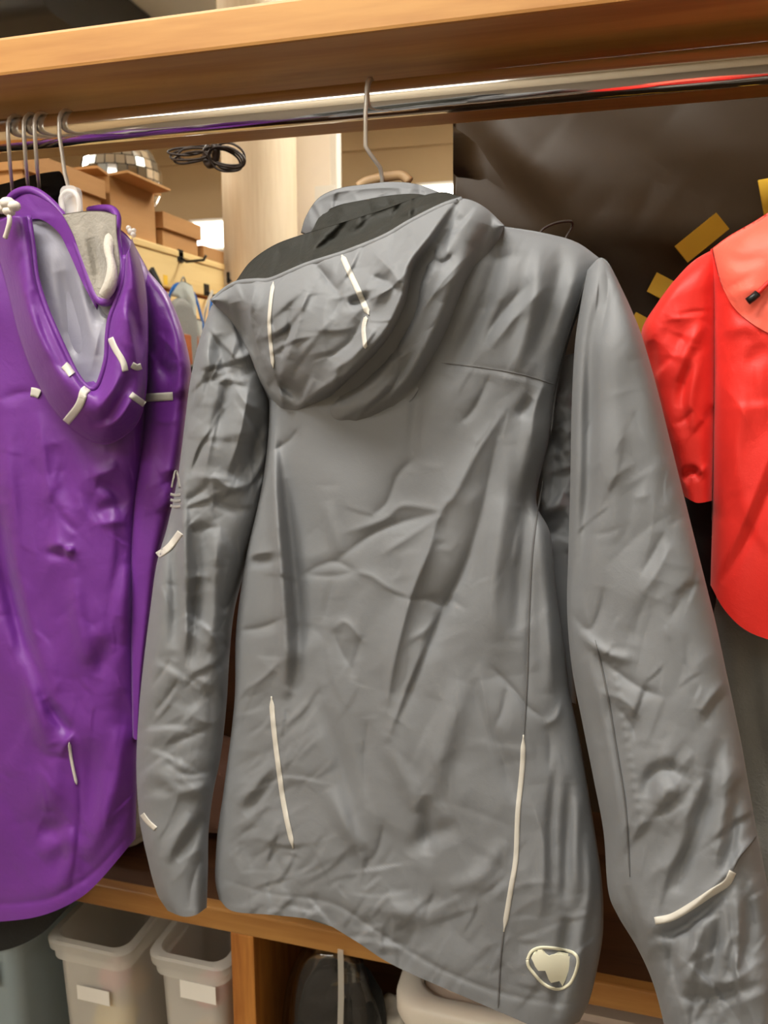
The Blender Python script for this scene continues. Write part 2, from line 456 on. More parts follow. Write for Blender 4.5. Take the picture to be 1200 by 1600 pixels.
def ribbon(name, pan, pts, wpx, lift, mat, parent, n=60, taper=True, label=None, plane=None, relax=0):
    """a narrow strip sewn onto a panel: own thickness, follows its folds"""
    c = smooth_path(pts, n)
    t = np.gradient(c, axis=0); t /= np.linalg.norm(t, axis=1)[:, None] + 1e-9
    nrm = np.stack([-t[:, 1], t[:, 0]], 1)
    s = np.linspace(0, 1, n)
    wd = np.full(n, wpx / 2.0)
    if taper: wd = wd * np.clip(np.minimum(s, 1 - s) / 0.06, 0.3, 1)
    cols = np.linspace(-1, 1, 5)
    X = c[:, None, 0] + nrm[:, None, 0] * cols[None] * wd[:, None]
    Y = c[:, None, 1] + nrm[:, None, 1] * cols[None] * wd[:, None]
    d = surf_d(pan, X, Y)
    pl = plane or pan.plane
    top = pl.at(X, Y, d + lift * (1 - 0.5 * cols[None] ** 4)).reshape(-1, 3)
    bot = pl.at(X, Y, d - 0.0006).reshape(-1, 3)
    N = n * 5; F = []
    for i in range(n - 1):
        for j in range(4):
            q = i * 5 + j
            F.append((q, q + 1, q + 6, q + 5)); F.append((q + N, q + N + 5, q + N + 6, q + N + 1))
        q = i * 5
        F.append((q, q + 5, q + 5 + N, q + N)); q += 4
        F.append((q, q + N, q + 5 + N, q + 5))
    for q in (0, (n - 1) * 5):
        for j in range(4): F.append((q + j, q + j + 1, q + j + 1 + N, q + j + N))
    o = link(name, mesh_np(name, np.vstack([top, bot]), F), mat, parent, True)
    bm = bmesh.new(); bm.from_mesh(o.data); bmesh.ops.recalc_face_normals(bm, faces=bm.faces); bm.to_mesh(o.data); bm.free()
    if label: o['label'] = label
    return o
def patch(name, pan, outline, lift, mat, parent, label=None):
    """a flat printed / sewn shape lying on a panel; outline in pattern coordinates"""
    out = np.asarray(outline, float)
    bm = bmesh.new()
    vs = [bm.verts.new((x, y, 0)) for x, y in out]
    bm.faces.new(vs)
    bmesh.ops.triangulate(bm, faces=bm.faces)
    bmesh.ops.subdivide_edges(bm, edges=bm.edges, cuts=2, use_grid_fill=True)
    P = np.array([v.co for v in bm.verts])
    d = surf_d(pan, P[:, 0], P[:, 1])
    x, y = P[:, 0] - P[:, 0].mean(), P[:, 1] - P[:, 1].mean()
    Q = np.stack([x * 0 + 1, x, y, x * y, x * x, y * y], 1) * np.array([1, .1, .1, .01, .01, .01])
    sol = np.linalg.lstsq(Q, d, rcond=None)[0]
    d = Q @ sol
    W = pan.plane.at(P[:, 0], P[:, 1], d + lift)
    for v, q in zip(bm.verts, W): v.co = q
    r = bmesh.ops.extrude_face_region(bm, geom=list(bm.faces))
    nn = Vector(pan.plane.n)
    for g in r['geom']:
        if isinstance(g, bmesh.types.BMVert): g.co += -nn * (lift + 0.0006)
    o = bm_obj(name, bm, mat, parent, True, 50)
    if label: o['label'] = label
    return o

# ================================================================== SETTING
RX0, RX1, RY0, RY1 = -4.2, 3.2, -2.6, 4.05
def wallbox(name, *a, mat=MW['tan']):
    return tag(box(name, *a, mat, None, 0), kind='structure')
wallbox('floor', RX0 - .1, RX1 + .1, RY0 - .1, RY1 + .1, -0.06, 0.0, mat=MW['floor'])
wallbox('ceiling', RX0 - .1, RX1 + .1, RY0 - .1, RY1 + .1, CEIL_Z, CEIL_Z + 0.06, mat=MW['ceiling'])
wallbox('wall_back', RX0 - .1, RX1 + .1, RY1, RY1 + .1, 0, CEIL_Z)
wallbox('wall_front', RX0 - .1, RX1 + .1, RY0 - .1, RY0, 0, CEIL_Z, mat=MW['frontwall'])
wallbox('wall_left', RX0 - .1, RX0, RY0, RY1, 0, CEIL_Z)
wallbox('wall_right', RX1, RX1 + .1, RY0, RY1, 0, CEIL_Z)
wallbox('trim_1', -2.6, 0.3, RY1 - 0.02, RY1, 2.60, 2.635, mat=MW['tan'])
# ceiling lamps (out of frame, above); the two behind the rack are added
for i, (lx, ly, sx, sy, pw) in enumerate(LAMPS):
    t = empty('ceiling_lamp', (lx, ly, CEIL_Z), ['long ceiling lamp directly above the aisle before the jackets', 'ceiling lamp above the aisle, far to the right', 'ceiling lamp above the aisle, far to the left',
        'unseen ceiling lamp added behind the rack on the left side', 'unseen ceiling lamp added behind the rack on the right side'][i], 'lamp', 'ceiling lamps')
    bm = bmesh.new()
    loft(bm, [[(lx + x, ly + y, z) for x, y in rrect(sx / 2 + e, sy / 2 + e, 0.02)] for e, z in ((0.03, CEIL_Z - 0.11), (0.03, CEIL_Z - 0.15), (0.02, CEIL_Z - 0.16))])
    bm_obj('housing', bm, MW['whiteplastic'], t)
    for e in (-1, 1): tube('hanger_rod', [(lx + e * sx * .45, ly, CEIL_Z), (lx + e * sx * .45, ly, CEIL_Z - .112)], .005, MW['wire'], t, 6)
    bm = bmesh.new()
    loft(bm, [[(lx + x, ly + y, z) for x, y in rrect(sx / 2, sy / 2, 0.02)] for z in (CEIL_Z - 0.16, CEIL_Z - 0.168)])
    bm_obj('diffuser', bm, MW['lamp'], t)

# round log column and cream board behind the rack
col = empty('log_column', (-0.92, 2.1, 0), 'round pale debarked log column rising behind the grey jacket', 'column')
bm = bmesh.new()
rnd = random.Random(4)
rings = []
for k in range(15):
    z = k * CEIL_Z / 14
    rings.append([(-0.935 + (0.105 + 0.003 * math.sin(3 * a + k * .5)) * math.cos(a), 2.13 + 0.105 * math.sin(a), z) for a in [2 * math.pi * q / 40 for q in range(40)]])
loft(bm, rings)
bm_obj('trunk', bm, MW['column'], col, True, 40)
bm = bmesh.new(); loft(bm, [[(-0.935 + rr * math.cos(a), 2.13 + rr * math.sin(a), z) for a in [2 * math.pi * q / 40 for q in range(40)]] for rr, z in ((0.118, 0.0005), (0.118, 0.07), (0.108, 0.075))])
bm_obj('foot_ring', bm, MW['redwood'], col, True, 40)
xa = at_y(455, 300, 2.3)[0]; xb = at_y(526, 300, 2.3)[0]
wb = empty('door_panel', ((xa + xb) / 2, 2.3, 0), 'tall cream painted board standing right of the log column', 'board')
box('board', xa - 0.06, xb, 2.30, 2.33, 0.0, 2.75, MW['whiteboard'], wb, 0.003)
box('edge_strip', xb - 0.018, xb + 0.004, 2.292, 2.335, 0.0, 2.76, MW['whiteplastic'], wb, 0.002)
p0, p1 = at_y(490, 290, 2.28), at_y(527, 350, 2.28)
tag(box('paper_note', p0[0], p1[0] - 0.008, 2.2885, 2.2905, p1[2], p0[2], MW['paper'], None, 0.0006), 'white paper sheet fixed to the cream board beside the collar', 'paper')
# lit panels on the far wall
def far_light(px0, py0, px1, py1, label, Y=RY1):
    a, b = at_y(px0, py0, Y - 0.03), at_y(px1, py1, Y - 0.03)
    t = empty('wall_light', ((a[0] + b[0]) / 2, Y, (a[2] + b[2]) / 2), label, 'light')
    box('frame', a[0] - 0.02, b[0] + 0.02, Y - 0.03, Y - 0.001, b[2] - 0.02, a[2] + 0.02, MW['whiteplastic'], t, 0.004)
    box('diffuser', a[0], b[0], Y - 0.04, Y - 0.031, b[2], a[2], MW['lamp'], t, 0.003)
far_light(300, 349, 364, 385, 'glowing white rectangular light on the tan wall left of the column')
far_light(655, 292, 712, 315, 'glowing white light on the tan wall just left of the brown tarpaulin')
# dark duct below the ceiling, seen over the shelf
duct = empty('ceiling_duct', (-2.4, 2.8, 2.9), 'dark rounded duct under the ceiling beyond the shelf, top left corner', 'duct')
bm = bmesh.new()
loft(bm, [[(x, 2.85 + yy, 2.77 + zz) for yy, zz in rrect(0.5, 0.12, 0.1, 6)] for x in (-4.1, -1.9, -1.84, -1.80)])
bm_obj('duct_body', bm, MW['dark'], duct, True, 40)
bm = bmesh.new()
loft(bm, [[(x, 2.85 + yy, 2.77 + zz) for yy, zz in rrect(0.51, 0.129, 0.1, 6)] for x in (-2.62, -2.58)])
bm_obj('flange', bm, MW['dark'], duct, True, 40)

# ================================================================== CLOTHES RACK
rack = empty('clothes_rack', (-0.2, 0.8, 0), 'oiled pine clothes rack with top shelf, chrome rod and low shelf', 'clothes rack')
XL, XR = -1.42, 0.98
box('shelf_board', XL, XR, 0.68, 0.936, 1.737, 1.771, MW['shelf'], rack, 0.003)
box('low_shelf_board', XL, XR, 0.8995, 1.16, 0.677, 0.703, MW['shaded_wood'], rack, 0.001)  # shade on the shelf top is put into the board colour
box('low_shelf_lip', XL, XR, 0.88, 0.899, 0.675, 0.709, MW['shelf'], rack, 0.003)
box('bottom_board', XL, XR, 0.88, 1.16, 0.16, 0.194, MW['shelf'], rack, 0.003)
box('divider', -0.463, -0.427, 0.882, 1.158, 0.1945, 0.6745, MW['post'], rack, 0.003)
for x in (XL - 0.036, XR + 0.0005):
    box('side_panel', x, x + 0.0355, 0.66, 1.16, 0.0, 1.80, MW['post'], rack, 0.003)
box('back_board', XL, XR, 1.1605, 1.175, 0.1, 1.26, MW['shaded_wood'], rack, 0.002)  # dark board, raised so the gaps between the jackets stay dark
tube('hanging_rod', [(XL, 0.75, 1.707), (XR, 0.75, 1.707)], 0.0160, MW['chrome'], rack, 48)
for x in (XL, XR - 0.006):
    tube('rod_flange', [(x, 0.75, 1.707), (x + 0.006, 0.75, 1.707)], 0.026, MW['chrome'], rack, 24)

# tarpaulin behind the right half
tp = Plane(950, 300, 1.07, 0)
TPK = 0.5
tp_str = [(14, 34, 'g', [(690, 70), (740, 150), (800, 235), (880, 330), (960, 420), (1050, 520)]), (-16, 40, 'g', [(600, 60), (680, 165), (760, 260), (840, 340), (930, 450), (1010, 560)]),
          (12, 40, 'g', [(600, 200), (690, 280), (780, 350), (880, 440)]), (10, 45, 'g', [(850, 220), (930, 285), (1010, 320)]), (-9, 40, 'g', [(900, 170), (1000, 250), (1120, 330)]),
          (11, 36, 'g', [(930, 330), (1010, 400), (1080, 470)]), (10, 50, 'g', [(1060, 160), (1150, 230), (1260, 300)]), (-8, 60, 'g', [(1050, 300), (1150, 380), (1260, 440)]),
          (8, 30, 'g', [(770, 190), (830, 250), (900, 300)]), (9, 60, 'g', [(900, 420), (960, 560), (980, 800)])]
tarp = panel('tarpaulin', tp, [(708, 120), (900, 100), (1400, 70)], [(712, 1240), (900, 1265), (1400, 1330)], [(708, 120), (708, 300), (710, 700), (712, 1240)],
             [(1400, 70), (1400, 500), (1400, 900), (1400, 1330)], 120, 150, MW['tarp'], None, 0.0, 0.0, 0.004, [(a * TPK, w * 1.15, k, q) for a, w, k, q in tp_str], prof=lambda u: 0 * u + 1, edge=1.0)
tag(tarp.o, 'brown creased tarpaulin hanging behind the grey and red jackets', 'tarpaulin')
# yellow card strips held on the tarpaulin
def card_strip(cx, cy, ang, ln, wd, label):
    a = math.radians(ang)
    dx, dy = math.cos(a) * ln / 2, math.sin(a) * ln / 2
    nx, ny = -math.sin(a) * wd / 2, math.cos(a) * wd / 2
    q = [(cx - dx - nx, cy - dy - ny), (cx + dx - nx, cy + dy - ny), (cx + dx + nx, cy + dy + ny), (cx - dx + nx, cy - dy + ny)]
    q = np.array(q)
    y = 1.035
    A, Bk = at_y(q[:, 0], q[:, 1], y), at_y(q[:, 0], q[:, 1], y + 0.003)
    Bk = A + np.array([0, 0.003, 0])
    bm = bmesh.new(); loft(bm, [[tuple(v) for v in A], [tuple(v) for v in Bk]])
    bmesh.ops.bevel(bm, geom=list(bm.edges), offset=0.0006, segments=1, affect='EDGES')
    tag(bm_obj('card_strip', bm, MW['yellow']), label, 'strip', 'yellow strips around the red jacket')
card_strip(1097, 371, -39, 84, 33, 'long yellow card strip beside the red jacket shoulder')
card_strip(1052, 458, 28, 76, 34, 'short yellow card strip beside the red upper sleeve, middle one')
card_strip(1014, 515, 28, 62, 30, 'yellow card strip wedged between grey sleeve and red sleeve')
card_strip(1206, 318, 80, 80, 30, 'yellow card strip cut by the right picture edge above red jacket')

# ================================================================== BACKGROUND LEFT: slatwall with boxes
SX = -1.0
wall = empty('slatwall', (SX, 1.8, 0), 'pale birch slatwall running away behind the purple jacket', 'slatwall')
zt, zb = 1.742, 0.6
ns = 13; sh = (zt - zb) / ns
for k in range(ns):
    z1 = zt - k * sh
    box('slat', SX - 0.018, SX, 1.2, 2.02, z1 - sh + 0.010, z1, MW['slat'], wall, 0.003)
box('backing', SX - 0.03, SX - 0.0185, 1.2, 2.02, zb, zt, MW['redwood'], wall, 0.001)
for yy in (1.22, 1.99):
    box('upright', SX - 0.075, SX - 0.031, yy - 0.02, yy + 0.02, 0, zt, MW['slat'], wall, 0.002)
box('top_board', SX - 0.48, SX + 0.004, 1.2, 2.02, zt, zt + 0.016, MW['slat'], wall, 0.003)
for yy in (1.22, 1.99):
    box('back_leg', SX - 0.48, SX - 0.44, yy - 0.02, yy + 0.02, 0, zt - 0.0005, MW['slat'], wall, 0.002)
TOPZ = zt + 0.0165
def carton(y0, y1, h, dpt, label, lid, tilt=0):
    cx, cy = SX - dpt / 2 - 0.006, (y0 + y1) / 2
    t = empty('cardboard_box', (cx, cy, TOPZ), label, 'box', 'brown boxes on the slatwall top')
    hx, hy, th = dpt / 2, (y1 - y0) / 2, 0.005
    bm = bmesh.new()
    loft(bm, [[(cx + a * (hx - i), cy + b * (hy - i), z) for a, b in ((-1, -1), (1, -1), (1, 1), (-1, 1))] for i, z in ((0, TOPZ), (0, TOPZ + h), (th, TOPZ + h), (th, TOPZ + th))])
    bm_obj('box_body', bm, MW['card'], t)
    if lid == 'flaps':
        for sx_, ang in ((1, 4), (-1, 50)):
            a = math.radians(ang); L = 0.045
            x0 = cx + sx_ * hx
            bm = bmesh.new()
            P = [(x0, TOPZ + h), (x0 + sx_ * L * math.cos(a), TOPZ + h + L * math.sin(a))]
            loft(bm, [[(px_, yy, pz) for (px_, pz) in (P[0], P[1], (P[1][0], P[1][1] + th), (P[0][0], P[0][1] + th))] for yy in (y0 + .002, y1 - .002)])
            bm_obj('flap', bm, MW['card'], t)
        for sy_, ang in ((-1, 10), (1, 6)):
            a = math.radians(ang); L = 0.035; yy0 = cy + sy_ * hy
            P = [(yy0, TOPZ + h), (yy0 + sy_ * L * math.cos(a), TOPZ + h + L * math.sin(a))]
            bm = bmesh.new()
            loft(bm, [[(xx, py_, pz) for (py_, pz) in (P[0], P[1], (P[1][0], P[1][1] + th), (P[0][0], P[0][1] + th))] for xx in (cx - hx + .002, cx + hx - .002)])
            bm_obj('flap', bm, MW['card'], t)
    else:
        bm = bmesh.new()
        o = 0.008
        loft(bm, [[(cx + a * (hx + i), cy + b * (hy + i), z) for a, b in ((-1, -1), (1, -1), (1, 1), (-1, 1))] for i, z in ((o, TOPZ + h - 0.03), (o, TOPZ + h + 0.006), (o - 0.004, TOPZ + h + 0.006), (o - .004, TOPZ + h + 0.001))], True, True)
        bm_obj('lid', bm, MW['card'], t)
    return t
carton(1.245, 1.475, 0.088, 0.26, 'nearest brown cardboard box on the slatwall, behind the purple hood', 'lid')
carton(1.51, 1.685, 0.112, 0.25, 'tall brown cardboard box with open flaps, middle of the row', 'flaps')
carton(1.715, 1.885, 0.072, 0.24, 'lower brown cardboard box just left of the glowing light', 'lid')
carton(1.91, 2.01, 0.026, 0.22, 'flat brown cardboard box at the far end of the row', 'lid')

# mirror ball resting behind the boxes
def mirror_ball(c, R):
    t = empty('mirror_ball', (c[0], c[1], c[2] - R), 'mirrored disco ball behind the open cardboard box', 'mirror ball')
    bm = bmesh.new(); bmesh.ops.create_uvsphere(bm, u_segments=28, v_segments=18, radius=R * 0.985)
    for v in bm.verts: v.co += Vector(c)
    bm_obj('core', bm, MW['blackplastic'], t, True)
    nrow = 13
    s = math.pi * R / nrow
    bm = box_bm(-s * .45, s * .45, -s * .45, s * .45, -0.0012, 0.0012, 0)
    me = bpy.data.meshes.new('tile'); bm.to_mesh(me); bm.free(); me.materials.append(MW['mirror'])
    rnd = random.Random(3)
    inv = world_of(t).inverted()
    for i in range(nrow):
        th = math.pi * (i + 0.5) / nrow
        n = max(3, int(2 * math.pi * math.sin(th) * R / s))
        for j in range(n):
            ph = 2 * math.pi * j / n
            nrm = Vector((math.sin(th) * math.cos(ph), math.sin(th) * math.sin(ph), math.cos(th)))
            o = bpy.data.objects.new('tile', me)
            q = Vector(nrm + Vector((rnd.gauss(0, .02), rnd.gauss(0, .02), rnd.gauss(0, .02)))).to_track_quat('Z', 'Y')
            o.matrix_basis = Matrix.Translation(Vector(c) + nrm * R * 0.992) @ q.to_matrix().to_4x4()
            o.parent = t; o.matrix_parent_inverse = inv
            COL.objects.link(o)
    bm = bmesh.new(); tube_mesh([(c[0], c[1], c[2] + R * .98), (c[0], c[1], c[2] + R + .03)], 0.012, 12, bm)
    bm_obj('cap', bm, MW['chrome'], t, True)
mb = at_y(190, 279, 1.95)
t = empty('cardboard_box', (mb[0], 1.95, TOPZ), 'plain brown cardboard box under the mirrored ball, hidden behind the others', 'box')
bt = mb[2] - .105 - TOPZ - .0015
box('box_body', mb[0] - .07, mb[0] + .05, 1.90, 2.01, TOPZ, TOPZ + bt - .006, MW['card'], t, .001)
box('lid', mb[0] - .072, mb[0] + .052, 1.898, 2.012, TOPZ + bt - .02, TOPZ + bt, MW['card'], t, .001)
mirror_ball(tuple(mb), 0.105)

# hooks and goods on the slatwall
def slat_hook(px, py, label, reach=0.075):
    b = at_x(px, py, SX)
    t = empty('display_hook', tuple(b), label, 'hook', 'display hooks on the slatwall')
    tube('hook_wire', [tuple(b), (b[0] + 0.02, b[1] - 0.005, b[2] - 0.012), (b[0] + reach, b[1] - 0.02, b[2] - 0.012), (b[0] + reach + .008, b[1] - 0.022, b[2] - 0.002)], 0.0032, MW['blackplastic'], t, 8)
    box('hook_plate', b[0] + 0.0003, b[0] + 0.004, b[1] - 0.012, b[1] + 0.012, b[2] - 0.012, b[2] + 0.018, MW['blackplastic'], t, 0.001)
    return b
h1 = slat_hook(281, 402, 'black display hook nearest the purple shoulder')
h2 = slat_hook(357, 436, 'black display hook beside the log column')
h3 = slat_hook(322, 455, 'black display hook between the other two hooks', 0.06)
def hanging_strip(name, pts, r, mat, label, cat, thick=0.4, group=None):
    P = [at_x(x, y, X) for x, y, X in pts]
    P = smooth_path(np.array(P), 40)
    bm = bmesh.new(); rings = []
    for i, p in enumerate(P):
        t = P[min(i + 1, 39)] - P[max(i - 1, 0)]; t /= np.linalg.norm(t)
        n = np.cross(t, [1, 0, 0]); n /= np.linalg.norm(n) + 1e-9
        bq = np.array([1, 0, 0.])
        rings.append([tuple(p + n * r * a + bq * r * thick * b) for a, b in ((-1, -1), (1, -1), (1, 1), (-1, 1))])
    loft(bm, rings)
    return tag(bm_obj(name, bm, mat), label, cat, group)
hanging_strip('shoulder_strap', [(236, 420, -.965), (250, 448, -.96), (262, 480, -.96), (285, 540, -.965), (300, 580, -.97)], 0.0075, MW['black'], 'black strap hanging right beside the purple shoulder', 'strap')
hanging_strip('webbing_loop', [(262, 470, -.94), (272, 448, -.93), (286, 445, -.93), (303, 460, -.93), (313, 490, -.935), (319, 520, -.94), (321, 560, -.94)], 0.004, MW['blue'], 'thin blue webbing loop hanging in front of the grey pouch', 'strap')
hanging_strip('webbing_tail', [(331, 470, -.94), (328, 490, -.94), (324, 520, -.94), (322, 560, -.94)], 0.005, MW['blue'], 'blue webbing tail close to the grey jacket shoulder', 'strap')
hanging_strip('white_strap', [(332, 455, -.955), (324, 475, -.955), (319, 500, -.955), (316, 560, -.955)], 0.004, MW['reflect'], 'white strap hanging between the two blue webbings', 'strap')
# grey pouch and fringed mesh
pl = Plane(290, 500, 1.62, -75)
pch = empty('pouch', tuple(pl.at(288, 560, 0)), 'dark grey rounded pouch hanging below the birch slat', 'pouch')
pp = panel('pouch_body', pl, [(268, 470), (285, 463), (303, 474)], [(262, 570), (285, 575), (310, 570)], [(268, 470), (264, 520), (262, 570)], [(303, 474), (309, 510), (310, 570)], 24, 30, MW['heather'], pch, 0.0, 0.012, 0.012, topround=.15)
tube('pouch_loop', [tuple(at_x(283, 470, -.97)), tuple(at_x(282, 445, -.965)), tuple(at_x(287, 433, -.965)), tuple(at_x(291, 450, -.965)), tuple(at_x(289, 470, -.97))], 0.002, MW['heather'], pch, 6, smoothn=24)
fr = empty('fringed_scarf', tuple(at_x(305, 560, -.955)), 'pale fringed mesh scarf hanging over the grey pouch', 'scarf')
pl2 = Plane(296, 480, 1.66, -75)
panel('scarf_cloth', pl2, [(266, 462), (283, 440), (300, 446)], [(285, 466), (296, 486), (307, 498)], [(266, 462), (275, 464), (285, 466)], [(300, 446), (306, 470), (307, 498)], 30, 24, MW['palecloth'], fr, 0.02, 0.008, 0.002, crumple(2, 14, 266, 307, 440, 490, 80, 20, 40, 1.5, 3))
bm = bmesh.new()
rnd = random.Random(8)
for k in range(26):
    x0 = 288 + k * 0.75; y0 = 470 + k * 1.1
    x1 = 300 + k * 0.55 + rnd.uniform(-1, 1); y1 = 505 + k * 1.6
    tube_mesh([tuple(pl2.at(x0, y0, .022)), tuple(pl2.at((x0 + x1) / 2 + 1, (y0 + y1) / 2, .023)), tuple(pl2.at(x1, y1, .022))], 0.0011, 4, bm)
tag(bm_obj('fringe', bm, MW['palecloth'], fr), kind='stuff')
tl = empty('hanging_towel', tuple(at_x(311, 590, -.96)), 'pale narrow cloth hanging behind the blue webbing', 'cloth')
panel('towel_cloth', Plane(311, 540, 1.70, -75), [(304, 500), (310, 498), (316, 502)], [(302, 600), (310, 602), (318, 600)], [(304, 500), (303, 550), (302, 600)], [(316, 502), (316, 550), (318, 600)], 20, 40, MW['palecloth'], tl, 0.0, 0.006, 0.004, crumple(5, 10, 302, 318, 500, 600, 88, 6, 60, 1.2, 3))
# red-brown ledge under the goods
b0 = at_x(296, 534, -.93)
ld = empty('display_ledge', (-.96, 1.75, b0[2] - .05), 'red brown wooden ledge below the hanging goods', 'ledge')
box('ledge_board', -.998, -.90, 1.45, 2.0, b0[2] - 0.055, b0[2], MW['redwood'], ld, 0.002)
box('ledge_lip', -.90, -.89, 1.45, 2.0, b0[2] - 0.055, b0[2] + 0.012, MW['redwood'], ld, 0.002)
# yellow tag
q = at_x(258, 437, -.955)
tag(box('price_tag', q[0], q[0] + .002, q[1] - .008, q[1] + .008, q[2] - .012, q[2] + .01, MW['yellow'], None, .0005), 'small yellow tag beside the black strap', 'tag')

# coil of black cable hanging below the back edge of the shelf
cb = empty('cable_coil', tuple(at_y(322, 225, 0.98)), 'coil of thin black cable hanging from the shelf back edge', 'cable')
def px_loop(cx, cy, rx, ry, rot, y, n=40, wob=0.0, seed=0):
    rr = random.Random(seed); a0 = rr.uniform(0, 6.28)
    out = []
    for k in range(n):
        a = 2 * math.pi * k / n
        x = rx * math.cos(a) * (1 + wob * math.sin(2 * a + a0)); yy = ry * math.sin(a) * (1 + wob * math.cos(3 * a + a0))
        out.append(tuple(at_y(cx + x * math.cos(rot) - yy * math.sin(rot), cy + x * math.sin(rot) + yy * math.cos(rot), y + 0.006 * math.sin(a + a0))))
    return out
for k, (cx, cy, rx, ry, rot) in enumerate([(355, 246, 30, 15, .25), (352, 249, 27, 18, .35), (358, 244, 25, 20, .1), (350, 244, 31, 12, .3), (354, 250, 22, 14, .5),
                                           (298, 241, 33, 9, -.1), (300, 246, 30, 8, -.18), (292, 236, 28, 6, -.05), (303, 239, 24, 11, -.2)]):
    tube('cable_loop', px_loop(cx, cy, rx, ry, rot, .985 + .003 * k, 40, .06, k), 0.0016, MW['rubber'], cb, 6, True)
tube('cable_tie', px_loop(330, 242, 8, 16, .15, .997, 24), 0.005, MW['rubber'], cb, 8, True)
tube('cable_tail', [tuple(at_y(330, 236, .99)), tuple(at_y(322, 214, .96)), tuple(at_y(300, 208, .94))], 0.0018, MW['rubber'], cb, 6, smoothn=16)
tube('cable_nail', [tuple(at_y(328, 226, .937 + .0)), tuple(at_y(328, 228, 1.01))], 0.002, MW['wire'], cb, 6)

# ================================================================== HANGERS
ROD = np.array([0, 0.75, 1.707]); RR = 0.0160 + 0.0019
def hook_points(x):
    """wire hook: open tip behind the rod, over it, down in front"""
    pts = []
    for k in range(11):
        a = math.radians(-20 + 20 * k)           # from the back (+y) over the top to the front (-y)
        pts.append((x, ROD[1] + RR * math.cos(a), ROD[2] + RR * math.sin(a)))
    return pts
def hanger(px, label, chain, top, arms, mat, wire=0.0021, topshape=None):
    """chain: pixel points on the front stretch of the wire (y plane given), top: hub point"""
    x = at_y(px, 160, 0.735)[0]
    t = empty('hanger', (x, ROD[1], ROD[2] + RR), label, 'hanger', 'hangers on the chrome rod')
    pts = hook_points(x)[:-1] + [(x, ROD[1] - RR, ROD[2])] + [tuple(c) for c in chain]
    bm = tube_mesh(pts, wire, 8)
    bm_obj('hook', bm, MW['wire'], t, True)
    if arms:
        bm = bmesh.new()
        tube_mesh(arms, lambda s: 0.005 + 0.004 * math.sin(math.pi * s), 10, bm, False, 40)
        bm_obj('hanger_arms', bm, mat, t, True)
    return t

# grey jacket hanger
y0 = 0.7315
ch = [at_y(571, 175, y0), at_y(571, 228, y0), at_y(578, 240, y0 + .004), at_y(594, 262, .742), at_y(597, 278, .752), at_y(597, 300, .752), at_y(598, 372, .73)]
gh = hanger(574, 'hanger with a bent wire hook holding the grey jacket', ch, None,
            [tuple(at_y(440, 470, .745)), tuple(at_y(520, 400, .735)), tuple(at_y(598, 372, .73)), tuple(at_y(700, 385, .70)), tuple(at_y(850, 425, .66))], MW['hangerwood'])
bm = bmesh.new()
tube_mesh([tuple(at_y(x, y, .757)) for x, y in ((560, 292), (572, 284), (590, 279), (610, 275), (628, 274), (640, 284))], lambda s: 0.0048, 12, bm, False, 24)
bm_obj('neck_piece', bm, MW['hangerwood'], gh, True)
# purple jacket hanger, clear plastic head
y1 = 0.7315
ch = [at_y(93, 215, y1), at_y(97, 240, y1), at_y(101, 270, y1 + .002), at_y(108, 296, y1 + .005), at_y(112, 330, .75), at_y(115, 385, .795)]
ph = hanger(93, 'hanger with clear plastic head holding the purple jacket', ch, None,
            [tuple(at_y(-90, 440, .795)), tuple(at_y(20, 395, .795)), tuple(at_y(115, 385, .795)), tuple(at_y(170, 410, .795)), tuple(at_y(218, 460, .795))], MW['clearplastic'])
bm = bmesh.new()
c = at_y(112, 318, .737)
loft(bm, [[(c[0] + x, c[1] + dy, c[2] + z) for x, z in rrect(.0105, .017, .007, 5)] for dy in (-.004, .004)])
bmesh.ops.bevel(bm, geom=[e for e in bm.edges if e.calc_face_angle(0) > 1], offset=.0015, segments=2, affect='EDGES')
bm_obj('hanger_head', bm, MW['clearplastic'], ph, True, 40)
tube('head_rib', [tuple(at_y(x, y, .728)) for x, y in ((98, 330), (96, 310), (106, 299), (119, 303), (124, 322), (122, 345), (128, 362))], .0028, MW['clearplastic'], ph, 8, smoothn=30)
# three more hooks at the left
for k, px_ in enumerate((12, 37, 54)):
    lab = ['leftmost hanger on the chrome rod, at the picture edge', 'second hanger from the left on the chrome rod', 'third hanger from the left, holding the black jacket'][k]
    xx = at_y(px_, 160, 0.735)[0]
    ch = [at_y(px_ + 1, 220, .7315), at_y(px_ + 4, 262, .735), at_y(px_ + 7, 292, .80 + .02 * k), at_y(px_ + 9, 345, .84 + .015 * k)]
    e = ch[-1]
    hanger(px_, lab, ch, None, [(e[0] - .17, e[1] + .01, e[2] - .08), (e[0] - .06, e[1], e[2] - .012), tuple(e), (e[0] + .05, e[1], e[2] - .014), (e[0] + .10, e[1] + .01, e[2] - .06)], MW['blackplastic'])

